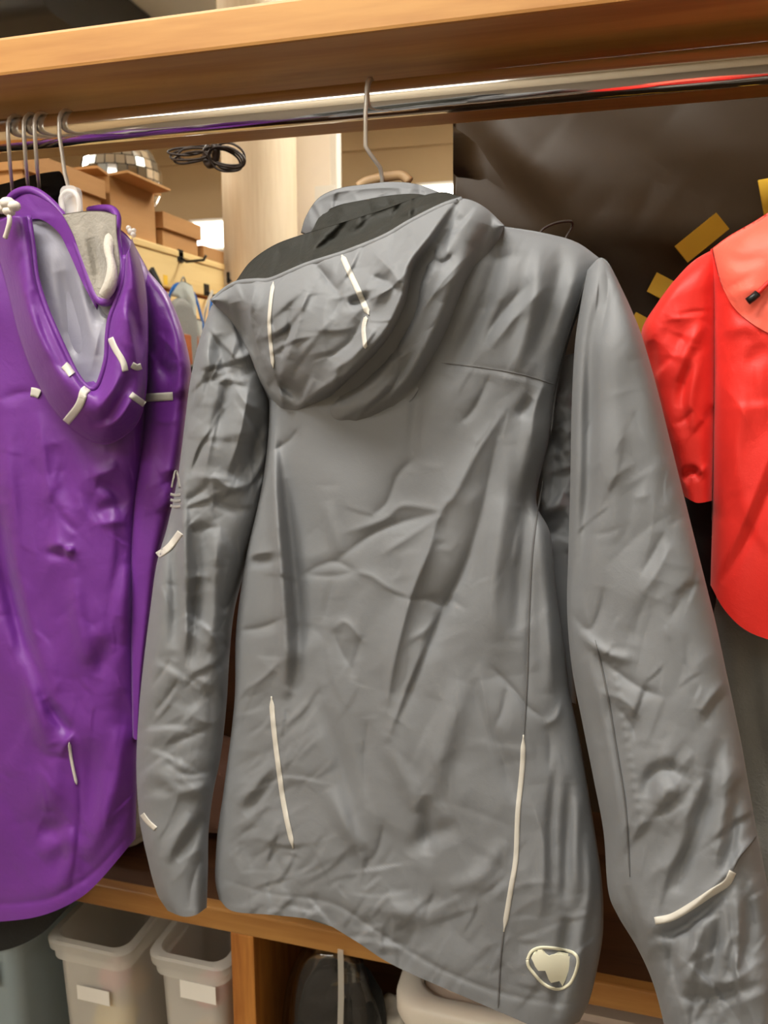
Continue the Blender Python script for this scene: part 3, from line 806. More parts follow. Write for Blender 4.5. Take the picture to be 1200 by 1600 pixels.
# ================================================================== GREY JACKET
GP = Plane(620, 900, 0.69, 9)
BK, CK = 1.5, 0.42
gj = empty('jacket', tuple(GP.at(620, 1500, 0)), 'grey hooded jacket seen from behind, hanging nearest in the middle', 'jacket', 'jackets on the chrome rod')
body_str = [
    (8, 10, 'g', [(421, 600), (424, 680), (429, 760), (436, 850), (444, 960), (448, 1080)]),
    (-7, 30, 't', [(432, 640), (438, 740), (447, 850), (456, 950), (459, 1030), (448, 1105)]),
    (-4, 12, 'g', [(446, 740), (458, 850), (468, 950), (468, 1030), (456, 1090)]),
    (4.2, 11, 's', [(745, 690), (712, 770), (688, 800), (665, 870), (640, 935), (618, 1020), (605, 1090)]),
    (-4.2, 11, 's', [(778, 680), (757, 780), (738, 850), (720, 900), (700, 935), (665, 1020), (640, 1080)]),
    (3, 12, 's', [(790, 640), (750, 700), (720, 760)]), (-2.5, 12, 'g', [(660, 560), (650, 640), (640, 740)]),
    (-2.4, 8, 's', [(580, 806), (605, 785), (622, 742), (650, 715)]), (2, 8, 's', [(540, 832), (600, 812), (630, 790), (690, 798)]),
    (-2.6, 8, 's', [(525, 878), (560, 850), (602, 824), (690, 800)]), (2.2, 7, 's', [(600, 864), (645, 835), (692, 804)]),
    (-2.2, 7, 's', [(474, 898), (500, 884), (526, 878), (556, 893)]), (-1.8, 7, 's', [(476, 898), (520, 900), (556, 893)]),
    (2.0, 8, 's', [(545, 892), (580, 900), (610, 920), (640, 932)]), (-1.8, 6, 's', [(604, 922), (640, 936), (700, 937), (725, 950)]),
    (2.2, 10, 'g', [(510, 780), (520, 830), (530, 870)]), (-1.8, 8, 's', [(505, 968), (514, 930), (518, 905)]),
    (2.2, 8, 's', [(520, 982), (540, 972), (565, 1000)]), (-2, 8, 's', [(520, 985), (535, 1020), (548, 1042)]), (-2, 7, 's', [(565, 1000), (552, 1040), (550, 1060)]),
    (2.2, 18, 'g', [(500, 990), (470, 1020), (430, 1010)]),
    (5, 16, 'g', [(800, 690), (793, 760), (780, 850), (770, 930), (775, 1010)]), (4, 14, 'g', [(830, 650), (822, 720), (808, 800)]),
    (-5, 12, 'g', [(835, 720), (822, 800), (812, 900), (808, 1000)]), (6, 13, 'g', [(850, 800), (858, 900), (862, 1000), (860, 1090)]),
    (-1.6, 4, 's', [(848, 760), (832, 850), (827, 950), (824, 1050), (820, 1150)]), (1.6, 8, 'g', [(813, 820), (805, 870), (800, 880)]),
    (-2, 7, 's', [(815, 790), (800, 860), (798, 876)]),
    (4.5, 10, 's', [(668, 1000), (650, 1040), (630, 1090), (607, 1150)]), (3.5, 14, 'g', [(605, 1160), (625, 1200), (655, 1272)]),
    (4.5, 20, 'g', [(725, 1060), (700, 1140), (680, 1210), (655, 1275)]), (-5, 12, 'g', [(664, 1240), (668, 1290), (668, 1340)]),
    (-3.5, 13, 'g', [(735, 1060), (760, 1130), (790, 1200), (810, 1260)]), (3.2, 10, 's', [(752, 1060), (765, 1140), (785, 1200)]),
    (-2.6, 6, 's', [(770, 1045), (800, 1075), (825, 1105), (845, 1120)]), (-2.2, 6, 's', [(792, 1075), (785, 1110), (775, 1135)]),
    (2.4, 6, 's', [(878, 1095), (870, 1120), (852, 1132)]), (-2, 7, 's', [(850, 1130), (860, 1160), (858, 1200)]),
    (-3, 14, 'g', [(500, 1090), (530, 1180), (550, 1250), (570, 1320)]), (3.6, 13, 'g', [(512, 1230), (540, 1290), (565, 1335)]),
    (-2, 6, 's', [(575, 1130), (570, 1180), (572, 1240)]), (-2.6, 7, 's', [(600, 1290), (590, 1330), (570, 1355)]), (-2.2, 6, 's', [(680, 1390), (672, 1415), (664, 1436)]),
    (-4, 9, 'g', [(380, 1275), (410, 1240), (440, 1210)]), (3.5, 9, 'g', [(370, 1260), (400, 1225), (430, 1195)]),
    (3, 14, 'g', [(700, 1390), (750, 1370), (790, 1310)]), (-3, 14, 'g', [(640, 1340), (660, 1310), (720, 1290)]), (3, 18, 'g', [(600, 1400), (640, 1430), (700, 1420)]),
    (4, 10, 'g', [(905, 1240), (900, 1330), (905, 1400)]), (-4, 8, 'g', [(890, 1220), (886, 1320), (882, 1420)]), (4, 8, 'g', [(915, 1300), (922, 1380), (915, 1450)]),
    (-3.5, 7, 'g', [(868, 1200), (860, 1300), (864, 1400)]), (3, 10, 's', [(835, 1260), (850, 1330), (845, 1420)]),
    (-7, 9, 'g', [(888, 1430), (880, 1500), (868, 1580)]), (4, 12, 'g', [(910, 1420), (905, 1500), (895, 1560)]),
    # yoke and armhole
    (-0.7, 4, 's', [(690, 566), (740, 572), (800, 582), (870, 602)]), (0.6, 8, 's', [(690, 576), (740, 582), (800, 592), (870, 612)]),
    (-4, 12, 'g', [(880, 385), (870, 440), (850, 510), (830, 570)]), (5, 14, 'g', [(845, 380), (838, 450), (820, 530), (800, 590)]), (4, 12, 'g', [(905, 400), (890, 470), (868, 540)]),
    (-3, 9, 's', [(830, 440), (800, 470), (760, 520)]), (3, 9, 's', [(850, 450), (810, 490), (765, 545)]), (-3, 8, 's', [(790, 470), (770, 510), (755, 540)]),
    (-5, 14, 'g', [(790, 370), (770, 430), (745, 500), (700, 590)]),
    (4, 9, 's', [(850, 600), (835, 640), (830, 690)]), (-4, 9, 'g', [(830, 620), (818, 640), (805, 650)]), (-3, 8, 's', [(765, 590), (740, 640), (720, 660)]),
    # left armpit
    (4, 9, 's', [(378, 870), (400, 866), (430, 862)]), (-5, 9, 'g', [(385, 880), (410, 876), (436, 872)]), (-3, 7, 's', [(375, 985), (410, 980), (445, 966)]), (2.5, 7, 's', [(380, 1080), (410, 1060), (440, 1030)]),
    (-3, 8, 's', [(425, 705), (450, 690), (465, 672)]),
    # hem channel
    (-1.6, 5, 's', [(342, 1372), (420, 1396), (520, 1412), (600, 1462), (700, 1520), (800, 1556), (900, 1570)]),
]
body_str += [(3.4, 10, 's', [(680, 840), (650, 910), (632, 970), (615, 1040), (603, 1110)]), (-3.4, 10, 's', [(730, 870), (705, 930), (680, 985), (655, 1045), (620, 1130)]),
             (-2.2, 6, 's', [(668, 935), (690, 945), (705, 936)]), (2.0, 6, 's', [(640, 1000), (665, 985), (680, 965)])]
body_str = [(a * BK, w, 'S' if k == 's' else k, q) for a, w, k, q in body_str]
n0 = len(body_str)
body_str += crumple(11, 80, 345, 500, 1080, 1340, -38, 18, 52, 2.4, 3.8)
body_str += crumple(12, 110, 345, 620, 1330, 1480, -40, 40, 42, 2.4, 3.6)
body_str += crumple(13, 80, 600, 920, 1380, 1590, -55, 40, 46, 2.0, 3.8)
body_str += crumple(14, 50, 470, 830, 760, 1100, -50, 30, 70, 1.0, 8)
body_str += crumple(15, 50, 560, 860, 1050, 1400, 65, 28, 80, 1.5, 9)
body_str += crumple(16, 24, 700, 900, 380, 640, -60, 20, 70, 1.4, 8)
body_str += crumple(18, 170, 350, 930, 660, 1590, -45, 40, 34, 0.8, 2.4)
body_str += crumple(19, 60, 690, 920, 370, 660, -55, 25, 40, 0.8, 2.6)
body_str += crumple(17, 20, 375, 440, 640, 1080, -15, 20, 45, 1.4, 6)
body_str = body_str[:n0] + [(a * CK, w, k, q) for a, w, k, q in body_str[n0:]]
body = panel('back_panel', GP,
    [(395, 470), (450, 405), (560, 350), (660, 334), (790, 354), (850, 364), (900, 378), (938, 404)],
    [(342, 1405), (365, 1424), (430, 1430), (500, 1440), (555, 1470), (600, 1500), (650, 1525), (720, 1555), (790, 1585), (860, 1612), (905, 1597)],
    [(395, 470), (408, 520), (418, 600), (420, 660), (412, 740), (400, 800), (388, 850), (375, 930), (368, 1000), (366, 1100), (350, 1230), (340, 1300), (336, 1370), (342, 1405)],
    [(938, 404), (922, 450), (900, 500), (880, 560), (866, 620), (857, 690), (838, 780), (860, 835), (870, 932), (882, 1010), (890, 1080), (905, 1150), (925, 1270), (940, 1370), (943, 1440), (938, 1490), (922, 1560), (905, 1597)],
    230, 380, MW['gray'], gj, 0.0, 0.052, 0.055, body_str, topround=0.10, noise=0.0016, seed=2)

# sleeves
rs_str = [
    (5, 14, 'g', [(925, 430), (905, 520), (900, 640), (897, 760), (893, 880)]), (-8, 12, 'g', [(945, 440), (925, 530), (922, 650), (918, 780), (905, 900), (895, 960)]),
    (4, 24, 'g', [(965, 470), (960, 600), (958, 740), (955, 860)]), (-3, 9, 's', [(945, 410), (950, 460), (935, 540)]),
    (-2.6, 7, 's', [(1040, 830), (1018, 870), (1000, 900)]), (2.4, 8, 's', [(1050, 850), (1020, 905), (1000, 930)]),
    (-4, 9, 's', [(895, 960), (920, 985), (938, 955), (945, 915)]), (4, 9, 'g', [(905, 985), (930, 1010), (960, 1025), (990, 1030)]), (-3.5, 8, 's', [(925, 1015), (965, 1050), (1000, 1075), (1040, 1090)]),
    (3, 9, 's', [(935, 1080), (975, 1095), (1000, 1120)]), (-3, 8, 's', [(960, 1100), (985, 1130), (995, 1160)]),
    (4, 9, 's', [(1136, 1060), (1110, 1090), (1092, 1115)]), (-3, 8, 's', [(1145, 1075), (1118, 1105), (1098, 1135)]),
    (-6, 11, 'g', [(1010, 1250), (1016, 1215), (1040, 1200), (1068, 1212)]), (4, 12, 'g', [(1030, 1262), (1040, 1235), (1062, 1238)]),
    (-2.4, 7, 's', [(930, 1000), (950, 1080), (965, 1170), (980, 1260), (985, 1360)]), (2.6, 9, 'g', [(918, 1020), (938, 1100), (955, 1180), (968, 1270), (975, 1360)]),
    (-5, 13, 'g', [(1130, 1150), (1105, 1240), (1080, 1320), (1060, 1380)]), (5, 16, 'g', [(1150, 1180), (1130, 1270), (1120, 1340)]), (4, 16, 'g', [(1085, 1240), (1070, 1310), (1040, 1370)]),
    (-5, 10, 'g', [(1150, 1230), (1142, 1320), (1130, 1370)]), (3, 8, 's', [(1180, 1310), (1160, 1330), (1145, 1362)]),
    (4, 8, 's', [(1020, 1448), (1060, 1432), (1100, 1400), (1145, 1352), (1170, 1315)]), (-7, 9, 'g', [(1020, 1466), (1065, 1450), (1108, 1418), (1150, 1372)]),
    (-5, 9, 'g', [(1125, 1420), (1120, 1470), (1112, 1530)]), (5, 10, 'g', [(1090, 1450), (1085, 1500), (1075, 1540)]), (-5, 10, 'g', [(1165, 1380), (1172, 1440), (1170, 1490)]),
    (4, 8, 'g', [(1150, 1400), (1153, 1470), (1150, 1530)]), (-4, 9, 'g', [(1055, 1450), (1050, 1500), (1056, 1560)]), (-4, 9, 'g', [(975, 1380), (990, 1440), (1003, 1500)]),
    (3, 9, 's', [(1110, 1540), (1150, 1530), (1190, 1500)]), (-3.5, 9, 'g', [(1060, 1560), (1120, 1555), (1190, 1540)]),
]
rs_str = [(a * 1.35, w, k, q) for a, w, k, q in rs_str]
rs_str += crumple(21, 26, 950, 1100, 700, 1150, -58, 18, 80, 1.3, 9)
rs_str += crumple(22, 34, 1000, 1190, 1180, 1400, -62, 22, 70, 1.8, 9)
rs_str += crumple(24, 110, 900, 1200, 450, 1620, -60, 30, 36, 0.7, 2.4)
rs_str += crumple(23, 50, 1000, 1200, 1440, 1620, -75, 30, 55, 2.0, 8)
rs_str += [(1.4, 4, 's', [(948 + k * 2.6, 1010 + 16 * k), (962 + k * 2.6, 1006 + 16 * k)]) for k in range(18)]
rsl = panel('sleeve', GP,
    [(918, 420), (936, 403), (950, 410), (964, 435)],
    [(1045, 1645), (1120, 1655), (1222, 1640)],
    [(918, 420), (908, 470), (898, 540), (893, 640), (891, 750), (888, 860), (886, 950), (893, 1040), (910, 1130), (928, 1220), (943, 1300), (950, 1390), (965, 1430), (995, 1480), (1018, 1530), (1035, 1590), (1045, 1645)],
    [(964, 435), (985, 480), (1003, 525), (1025, 600), (1045, 680), (1065, 760), (1085, 840), (1105, 920), (1120, 980), (1135, 1050), (1148, 1110), (1160, 1170), (1172, 1240), (1183, 1300), (1195, 1360), (1205, 1420), (1215, 1520), (1222, 1640)],
    120, 380, MW['gray'], gj, lambda X, Y, u, v: 0.012 + 0.03 * v, 0.046, 0.045, rs_str, topround=0.12, noise=0.0012, seed=5)
gus_str = crumple(31, 40, 840, 900, 580, 860, -20, 30, 40, 3.0, 7, 'sgt') + [(-6, 9, 'g', [(870, 640), (868, 720), (862, 800)]), (5, 7, 's', [(895, 740), (880, 770), (865, 790)]), (4, 7, 's', [(895, 700), (880, 705), (868, 720)])]
panel('underarm_gusset', GP, [(868, 560), (885, 555), (905, 550)], [(868, 1090), (885, 1095), (900, 1100)], [(868, 560), (850, 640), (836, 760), (850, 900), (868, 1090)], [(905, 550), (905, 700), (903, 900), (900, 1100)],
      40, 160, MW['gray'], gj, -0.036, 0.012, 0.012, gus_str)
ls_str = [
    (7, 9, 'g', [(288, 640), (284, 720), (286, 800), (288, 880), (290, 980), (293, 1060)]), (-9, 12, 'g', [(274, 760), (272, 860), (275, 950), (270, 1020)]),
    (-8, 11, 'g', [(305, 828), (312, 880), (308, 940), (302, 1000), (296, 1050)]), (6, 12, 'g', [(335, 830), (338, 900), (335, 980), (330, 1050)]), (-5, 8, 's', [(298, 832), (320, 826), (345, 824)]),
    (4, 8, 's', [(292, 905), (315, 900), (330, 905)]), (-4, 7, 's', [(280, 1060), (262, 1090), (240, 1115)]), (3.4, 8, 's', [(275, 1075), (255, 1110), (238, 1130)]), (-3, 6, 's', [(268, 1030), (250, 1055), (236, 1075)]),
    (5, 10, 's', [(345, 640), (330, 690), (320, 740)]), (-6, 10, 'g', [(360, 590), (345, 650), (332, 700)]), (6, 10, 's', [(390, 600), (375, 680), (355, 740)]), (-8, 12, 'g', [(410, 640), (398, 700), (392, 760)]),
    (5, 9, 's', [(330, 740), (355, 760), (390, 765)]), (-4, 9, 's', [(320, 770), (350, 790), (385, 800)]), (4, 8, 's', [(365, 600), (385, 630), (410, 640)]),
    (-6, 12, 'g', [(340, 520), (348, 560), (370, 600)]), (5, 12, 'g', [(325, 500), (318, 570), (310, 640)]),
    (-3, 9, 's', [(250, 1180), (290, 1210), (345, 1200)]), (3, 10, 'g', [(240, 1200), (280, 1235), (335, 1225)]), (-3, 9, 's', [(240, 1170), (300, 1150), (355, 1120)]), (3, 9, 's', [(300, 1120), (335, 1130), (358, 1100)]),
    (-5, 9, 'g', [(320, 1270), (300, 1310), (272, 1345)]), (4, 10, 'g', [(300, 1270), (275, 1310), (258, 1350)]), (-3, 8, 's', [(318, 1330), (300, 1380), (296, 1425)]),
    (-4, 8, 'g', [(350, 1000), (362, 1040), (360, 1090)]), (3, 8, 's', [(300, 1060), (330, 1040), (355, 1010)]),
]
ls_str = [(a * 1.35, w, k, q) for a, w, k, q in ls_str]
ls_str += crumple(41, 70, 295, 420, 520, 800, -55, 35, 50, 1.8, 4, 'sst')
ls_str += crumple(44, 90, 225, 420, 480, 1400, -50, 40, 34, 0.8, 2.4)
ls_str += crumple(42, 40, 235, 370, 1040, 1260, -20, 35, 60, 1.7, 8)
ls_str += crumple(43, 24, 290, 370, 820, 1060, 70, 25, 60, 1.8, 7)
lsl = panel('sleeve', GP,
    [(330, 478), (345, 468), (375, 470), (402, 490)],
    [(262, 1423), (285, 1432), (305, 1430), (323, 1418)],
    [(330, 478), (312, 530), (298, 590), (290, 650), (284, 700), (277, 750), (262, 820), (245, 880), (235, 950), (225, 1030), (217, 1110), (213, 1200), (218, 1280), (230, 1340), (245, 1395), (262, 1423)],
    [(402, 490), (418, 560), (428, 640), (424, 720), (410, 800), (386, 880), (367, 950), (359, 1020), (354, 1100), (345, 1180), (333, 1240), (326, 1300), (325, 1360), (323, 1418)],
    110, 330, MW['gray'], gj, lambda X, Y, u, v: 0.006 - 0.034 * u ** 2 * np.clip(1.3 - v, 0, 1), 0.044, 0.020, ls_str, topround=0.10, noise=0.0012, seed=8)

# hood
hood_str = [
    (-13, 15, 't', [(712, 316), (675, 372), (642, 418), (633, 465), (598, 532), (536, 596), (484, 632), (455, 650)]),
    (-9, 9, 'g', [(715, 345), (680, 395), (650, 440), (640, 490), (600, 555), (545, 605), (495, 640)]),
    (9, 18, 'g', [(745, 380), (712, 450), (680, 530), (630, 600), (560, 640), (490, 668)]),
    (-9, 14, 'g', [(765, 345), (738, 420), (700, 510), (655, 590), (600, 640)]),
    (6, 9, 's', [(660, 600), (630, 640), (590, 660)]), (-6, 8, 's', [(640, 560), (610, 610), (570, 645)]),
    (-8, 11, 'g', [(425, 590), (445, 605), (475, 622)]), (6, 10, 's', [(415, 555), (440, 620), (432, 655)]),
    (7, 10, 's', [(338, 478), (372, 540), (405, 600), (428, 645)]), (-6, 10, 'g', [(368, 470), (385, 520), (405, 560)]),
    (5, 9, 's', [(400, 440), (392, 500), (412, 570)]), (-4, 7, 's', [(455, 480), (450, 520), (440, 550)]), (4, 8, 's', [(480, 455), (465, 510), (450, 555)]),
    (-5, 8, 's', [(495, 415), (515, 440), (530, 460)]), (-7, 9, 'g', [(545, 478), (560, 470), (580, 462)]), (5, 9, 's', [(575, 470), (610, 450), (630, 430)]),
    (4, 9, 's', [(590, 400), (610, 420), (625, 445)]), (-4, 8, 's', [(580, 430), (605, 440), (625, 455)]), (-4, 8, 's', [(565, 500), (545, 535), (510, 560)]), (4, 9, 's', [(585, 510), (560, 550), (520, 580)]),
    (-4, 7, 's', [(668, 400), (690, 410), (705, 400)]), (5, 8, 's', [(690, 380), (675, 410), (660, 420)]),
]
hood_str = [(a * 1.7, w, 'S' if k == 's' else k, q) for a, w, k, q in hood_str]
hood_str += crumple(51, 50, 370, 630, 400, 640, -55, 30, 60, 1.9, 4.5)
hood_str += crumple(52, 40, 500, 770, 340, 670, -55, 15, 75, 1.6, 4.5)
hood_str += crumple(53, 70, 370, 770, 340, 680, -50, 40, 28, 0.6, 2.2)
def hood_depth(X, Y, u, v):
    return 0.040 + 0.020 * np.sin(np.pi * u) * (1 - v) + 0.05 * np.sin(np.pi * np.clip(v * 0.95 + .05, 0, 1)) ** 0.8 * np.sin(np.pi * np.clip(u, .06, .94)) ** 0.6 - 0.02 * v
hood = panel('hood', GP,
    [(330, 468), (352, 452), (372, 441), (400, 438), (425, 436), (480, 413), (540, 394), (600, 370), (640, 347), (690, 322), (722, 310), (755, 322), (788, 352)],
    [(330, 470), (362, 508), (388, 558), (410, 608), (440, 650), (490, 679), (545, 691), (600, 682), (650, 650), (692, 592), (730, 510), (764, 425), (788, 354)],
    [(330, 468), (330, 469), (330, 470)], [(788, 352), (788, 353), (788, 354)],
    220, 150, MW['gray'], gj, hood_depth, 0.0, 0.012, hood_str, prof=lambda u: 0 * u + 1, edge=0.5, extra=lambda X, Y, u, v: -0.03 * np.clip((v - 0.9) / 0.1, 0, 1) ** 2)
rim_pts = [(332, 469), (352, 452), (372, 441), (400, 438), (425, 436), (480, 413), (540, 394), (600, 370), (640, 347), (690, 322), (722, 311)]
rp = smooth_path(np.array(rim_pts, float), 70)
rim_d = surf_d(hood, rp[:, 0], rp[:, 1])
tube('hood_hem', [tuple(v) for v in GP.at(rp[:, 0], rp[:, 1] + 2, rim_d - 0.002)], 0.0030, MW['gray'], hood.o, 8)
ribbon('reflective_stripe', hood, [(534, 398), (546, 425), (560, 455), (576, 492)], 9, 0.0013, MW['reflect'], hood.o, label='silver reflective stripe')
ribbon('reflective_stripe', hood, [(572, 494), (568, 515), (571, 545)], 7, 0.0013, MW['reflect'], hood.o, label='silver reflective stripe')
ribbon('reflective_stripe', hood, [(427, 440), (422, 480), (421, 515), (427, 575)], 6, 0.0013, MW['reflect'], hood.o, label='silver reflective stripe')
lin_str = crumple(61, 60, 380, 700, 310, 440, -35, 30, 70, 3.2, 5) + [(7, 9, 's', [(560, 395), (590, 360), (640, 330), (690, 312)]), (-8, 12, 'g', [(470, 410), (520, 385), (580, 355)]), (5, 9, 's', [(430, 425), (500, 395), (560, 380)])]
lining = panel('hood_lining', GP,
    [(368, 440), (392, 408), (430, 382), (480, 364), (540, 346), (600, 327), (650, 309), (690, 300), (722, 308)],
    [(368, 452), (400, 448), (425, 446), (480, 424), (540, 404), (600, 380), (640, 357), (690, 332), (722, 316)],
    [(368, 440), (367, 446), (368, 452)], [(722, 308), (722, 312), (722, 316)], 120, 50, MW['lining'], hood.o,
    lambda X, Y, u, v: 0.006 + 0.045 * v ** 1.3, 0.012, 0.010, lin_str, prof=lambda u: np.sin(np.pi * u) ** .5, label='charcoal lining')
# collar
col_str = crumple(71, 26, 480, 710, 285, 350, 85, 25, 36, 1.8, 6) + [(4, 5, 's', [(476, 350), (492, 318), (530, 300), (600, 293), (660, 297), (700, 312)])]
panel('collar', GP,
    [(470, 364), (478, 338), (498, 309), (530, 294), (570, 288), (612, 284), (652, 288), (690, 302), (722, 320)],
    [(492, 372), (500, 352), (520, 338), (550, 328), (585, 320), (620, 314), (655, 312), (690, 318), (718, 330)],
    [(470, 364), (480, 368), (492, 372)], [(722, 320), (720, 325), (718, 330)], 120, 40, MW['gray'], gj, lambda X, Y, u, v: -0.050 + 0.012 * v, 0.012, 0.006, col_str, prof=lambda u: np.sin(np.pi * u) ** .5)
panel('collar_lining', GP,
    [(488, 360), (500, 338), (525, 322), (570, 312), (620, 304), (660, 304), (700, 318)],
    [(470, 385), (490, 380), (530, 368), (580, 355), (630, 340), (670, 330), (710, 330)],
    [(488, 360), (478, 372), (470, 385)], [(700, 318), (706, 324), (710, 330)], 90, 36, MW['lining'], gj, lambda X, Y, u, v: -0.030 + 0.03 * v, 0.004, 0.006, crumple(72, 30, 490, 700, 310, 380, -40, 40, 40, 2.5, 6), prof=lambda u: np.sin(np.pi * u) ** .5, label='charcoal lining')
# piping, seams, emblem
ribbon('reflective_piping', body, [(424, 1088), (427, 1130), (434, 1190), (444, 1260), (458, 1326)], 8, 0.0013, MW['reflect'], body.o, label='silver reflective piping')
ribbon('reflective_piping', body, [(818, 1148), (816, 1200), (809, 1270), (806, 1340), (798, 1390), (787, 1456)], 8, 0.0013, MW['reflect'], body.o, label='silver reflective piping')
ribbon('seam', body, [(787, 1456), (782, 1500), (778, 1575)], 3, 0.0012, MW['stitch'], body.o)
ribbon('seam', body, [(848, 752), (833, 850), (827, 950), (824, 1050), (819, 1148)], 3, 0.0010, MW['stitch'], body.o)
ribbon('seam', body, [(690, 567), (750, 574), (800, 582), (840, 592), (868, 602)], 2.2, 0.0006, MW['stitch'], body.o)
ribbon('seam', body, [(920, 425), (900, 490), (882, 550), (868, 610), (860, 680)], 4, 0.0012, MW['stitch'], body.o)
ribbon('reflective_stripe', rsl, [(1023, 1439), (1050, 1433), (1080, 1416), (1110, 1396), (1135, 1380), (1145, 1362)], 12, 0.0013, MW['reflect'], rsl.o, taper=False, label='silver reflective stripe')
ribbon('seam', rsl, [(930, 1000), (948, 1080), (963, 1170), (977, 1260), (984, 1370)], 3, 0.0010, MW['stitch'], rsl.o)
ribbon('seam', rsl, [(1145, 1360), (1155, 1340), (1170, 1322), (1182, 1306)], 3, 0.0012, MW['stitch'], rsl.o)
ribbon('reflective_stripe', lsl, [(246, 868), (264, 855), (282, 832)], 11, 0.0013, MW['reflect'], lsl.o, taper=False, n=30, label='silver reflective stripe')
ribbon('reflective_stripe', lsl, [(222, 1272), (231, 1284), (243, 1295)], 8, 0.0013, MW['reflect'], lsl.o, taper=False, n=24, label='silver reflective stripe')
# small embossed mark on the left sleeve
mk = ribbon('sleeve_mark', lsl, [(268, 762), (275, 735), (281, 762)], 3.2, 0.0016, MW['embossed'], lsl.o, taper=False, n=24, label='pale printed triangle mark')
for yy in (772, 781, 790):
    ribbon('sleeve_mark', lsl, [(266, yy), (274, yy + 2), (282, yy + 1)], 4.5, 0.0014, MW['embossed'], lsl.o, taper=False, n=16, label='pale printed mark')
# oval animal emblem near the hem
oval = [(824, 1500), (830, 1487), (842, 1481), (860, 1481), (880, 1484), (896, 1489), (903, 1500), (899, 1520), (890, 1537), (876, 1545), (862, 1544), (848, 1536), (835, 1522), (826, 1510), (824, 1500)]
ribbon('emblem_ring', body, oval, 5.0, 0.0016, MW['emblem'], body.o, n=90, taper=False, label='cream printed oval ring')
patch('emblem_print', body, [(840, 1486), (847, 1485), (852, 1491), (858, 1494), (862, 1492), (870, 1491), (878, 1495), (886, 1499), (894, 1495), (893, 1502), (890, 1507), (889, 1515), (884, 1530), (879, 1541), (874, 1533), (868, 1523), (865, 1528), (861, 1536),
      (857, 1530), (852, 1517), (848, 1517), (841, 1517), (836, 1510), (833, 1503), (830, 1497), (833, 1492), (837, 1492)], 0.0030, MW['emblem'], body.o, 'cream printed animal head')

# ================================================================== PURPLE JACKET
PP = Plane(100, 900, 0.79, 0)
pj = empty('jacket', tuple(PP.at(60, 1430, 0)), 'purple hooded jacket hanging left of the grey jacket', 'jacket', 'jackets on the chrome rod')
pb_str = [
    (6, 16, 'g', [(15, 640), (12, 740), (18, 860), (40, 960), (70, 1060), (95, 1150)]), (-12, 15, 'g', [(0, 780), (8, 870), (30, 970), (55, 1050), (80, 1110)]),
    (6, 14, 'g', [(30, 960), (50, 1060), (65, 1130), (85, 1190)]), (5, 9, 's', [(118, 1145), (100, 1165), (95, 1185)]), (-5, 9, 'g', [(70, 1090), (95, 1130), (112, 1150)]),
    (4, 20, 'g', [(85, 1180), (80, 1230), (75, 1270)]), (4, 16, 'g', [(60, 1340), (90, 1315), (118, 1290)]), (-4, 16, 'g', [(60, 1290), (90, 1300), (110, 1280)]),
    (4, 12, 's', [(60, 640), (70, 720), (80, 790)]), (-4, 20, 'g', [(85, 690), (100, 750), (110, 800)]), (5, 12, 's', [(185, 725), (165, 738), (140, 745)]), (-5, 12, 'g', [(150, 752), (175, 762), (200, 790)]),
    (3.5, 9, 's', [(150, 818), (175, 816), (200, 816)]), (-3, 10, 'g', [(150, 800), (180, 790), (200, 800)]), (5, 7, 'g', [(100, 862), (108, 860), (116, 862)]), (3, 8, 's', [(75, 855), (90, 850), (105, 856)]), (-3, 8, 'g', [(70, 864), (90, 866), (105, 868)]),
    (4, 14, 'g', [(115, 900), (122, 960), (140, 1040)]), (-4, 16, 'g', [(185, 960), (170, 1010), (150, 1060)]), (5, 18, 'g', [(205, 880), (195, 950), (185, 1010)]),
    (3, 14, 'g', [(165, 1200), (155, 1290), (130, 1350)]), (-4, 16, 'g', [(140, 1150), (145, 1240), (130, 1300)]), (4, 14, 'g', [(190, 1130), (180, 1220), (165, 1290)]),
    (-2, 5, 's', [(-40, 1415), (60, 1408), (110, 1388), (150, 1360), (205, 1300)]),
    (-3, 6, 's', [(118, 1160), (124, 1230), (125, 1290), (110, 1400)]), (4, 12, 'g', [(105, 1290), (112, 1340), (90, 1390)]), (-2.4, 6, 's', [(0, 625), (30, 615), (60, 612)]),
]
pb_str = [(a * 1.6, w, k, q) for a, w, k, q in pb_str]
pb_str += crumple(86, 80, -20, 210, 680, 1420, 70, 35, 40, 0.7, 2.6)
pb_str += crumple(81, 26, 0, 200, 700, 1000, 78, 20, 80, 1.6, 9) + crumple(82, 24, 0, 210, 1000, 1400, 75, 22, 90, 1.4, 11)
pbody = panel('back_panel', PP,
    [(-190, 430), (-110, 372), (-20, 345), (40, 335), (120, 338), (190, 360), (225, 410), (243, 452)],
    [(-190, 1445), (-90, 1445), (0, 1440), (60, 1432), (110, 1412), (150, 1382), (212, 1310)],
    [(-190, 430), (-200, 700), (-200, 1000), (-195, 1250), (-190, 1445)],
    [(243, 452), (234, 520), (230, 600), (224, 700), (214, 800), (212, 900), (213, 1000), (215, 1150), (212, 1310)],
    150, 300, MW['purple'], pj, 0.0, 0.045, 0.05, pb_str, topround=0.1, noise=0.0018, seed=12)
ps_str = [(5, 12, 'g', [(265, 480), (280, 560), (275, 660), (262, 760)]), (-5, 10, 'g', [(232, 560), (226, 680), (215, 800)]), (-6, 12, 'g', [(240, 570), (260, 580), (280, 588)]), (5, 11, 's', [(245, 520), (265, 540), (285, 570)]),
          (-4, 8, 's', [(275, 742), (262, 752), (250, 760)]), (4, 8, 's', [(278, 735), (262, 735), (248, 742)]), (3, 9, 's', [(232, 655), (255, 660), (285, 655)])]
ps_str += crumple(83, 16, 230, 290, 470, 800, 30, 40, 45, 1.8, 8)
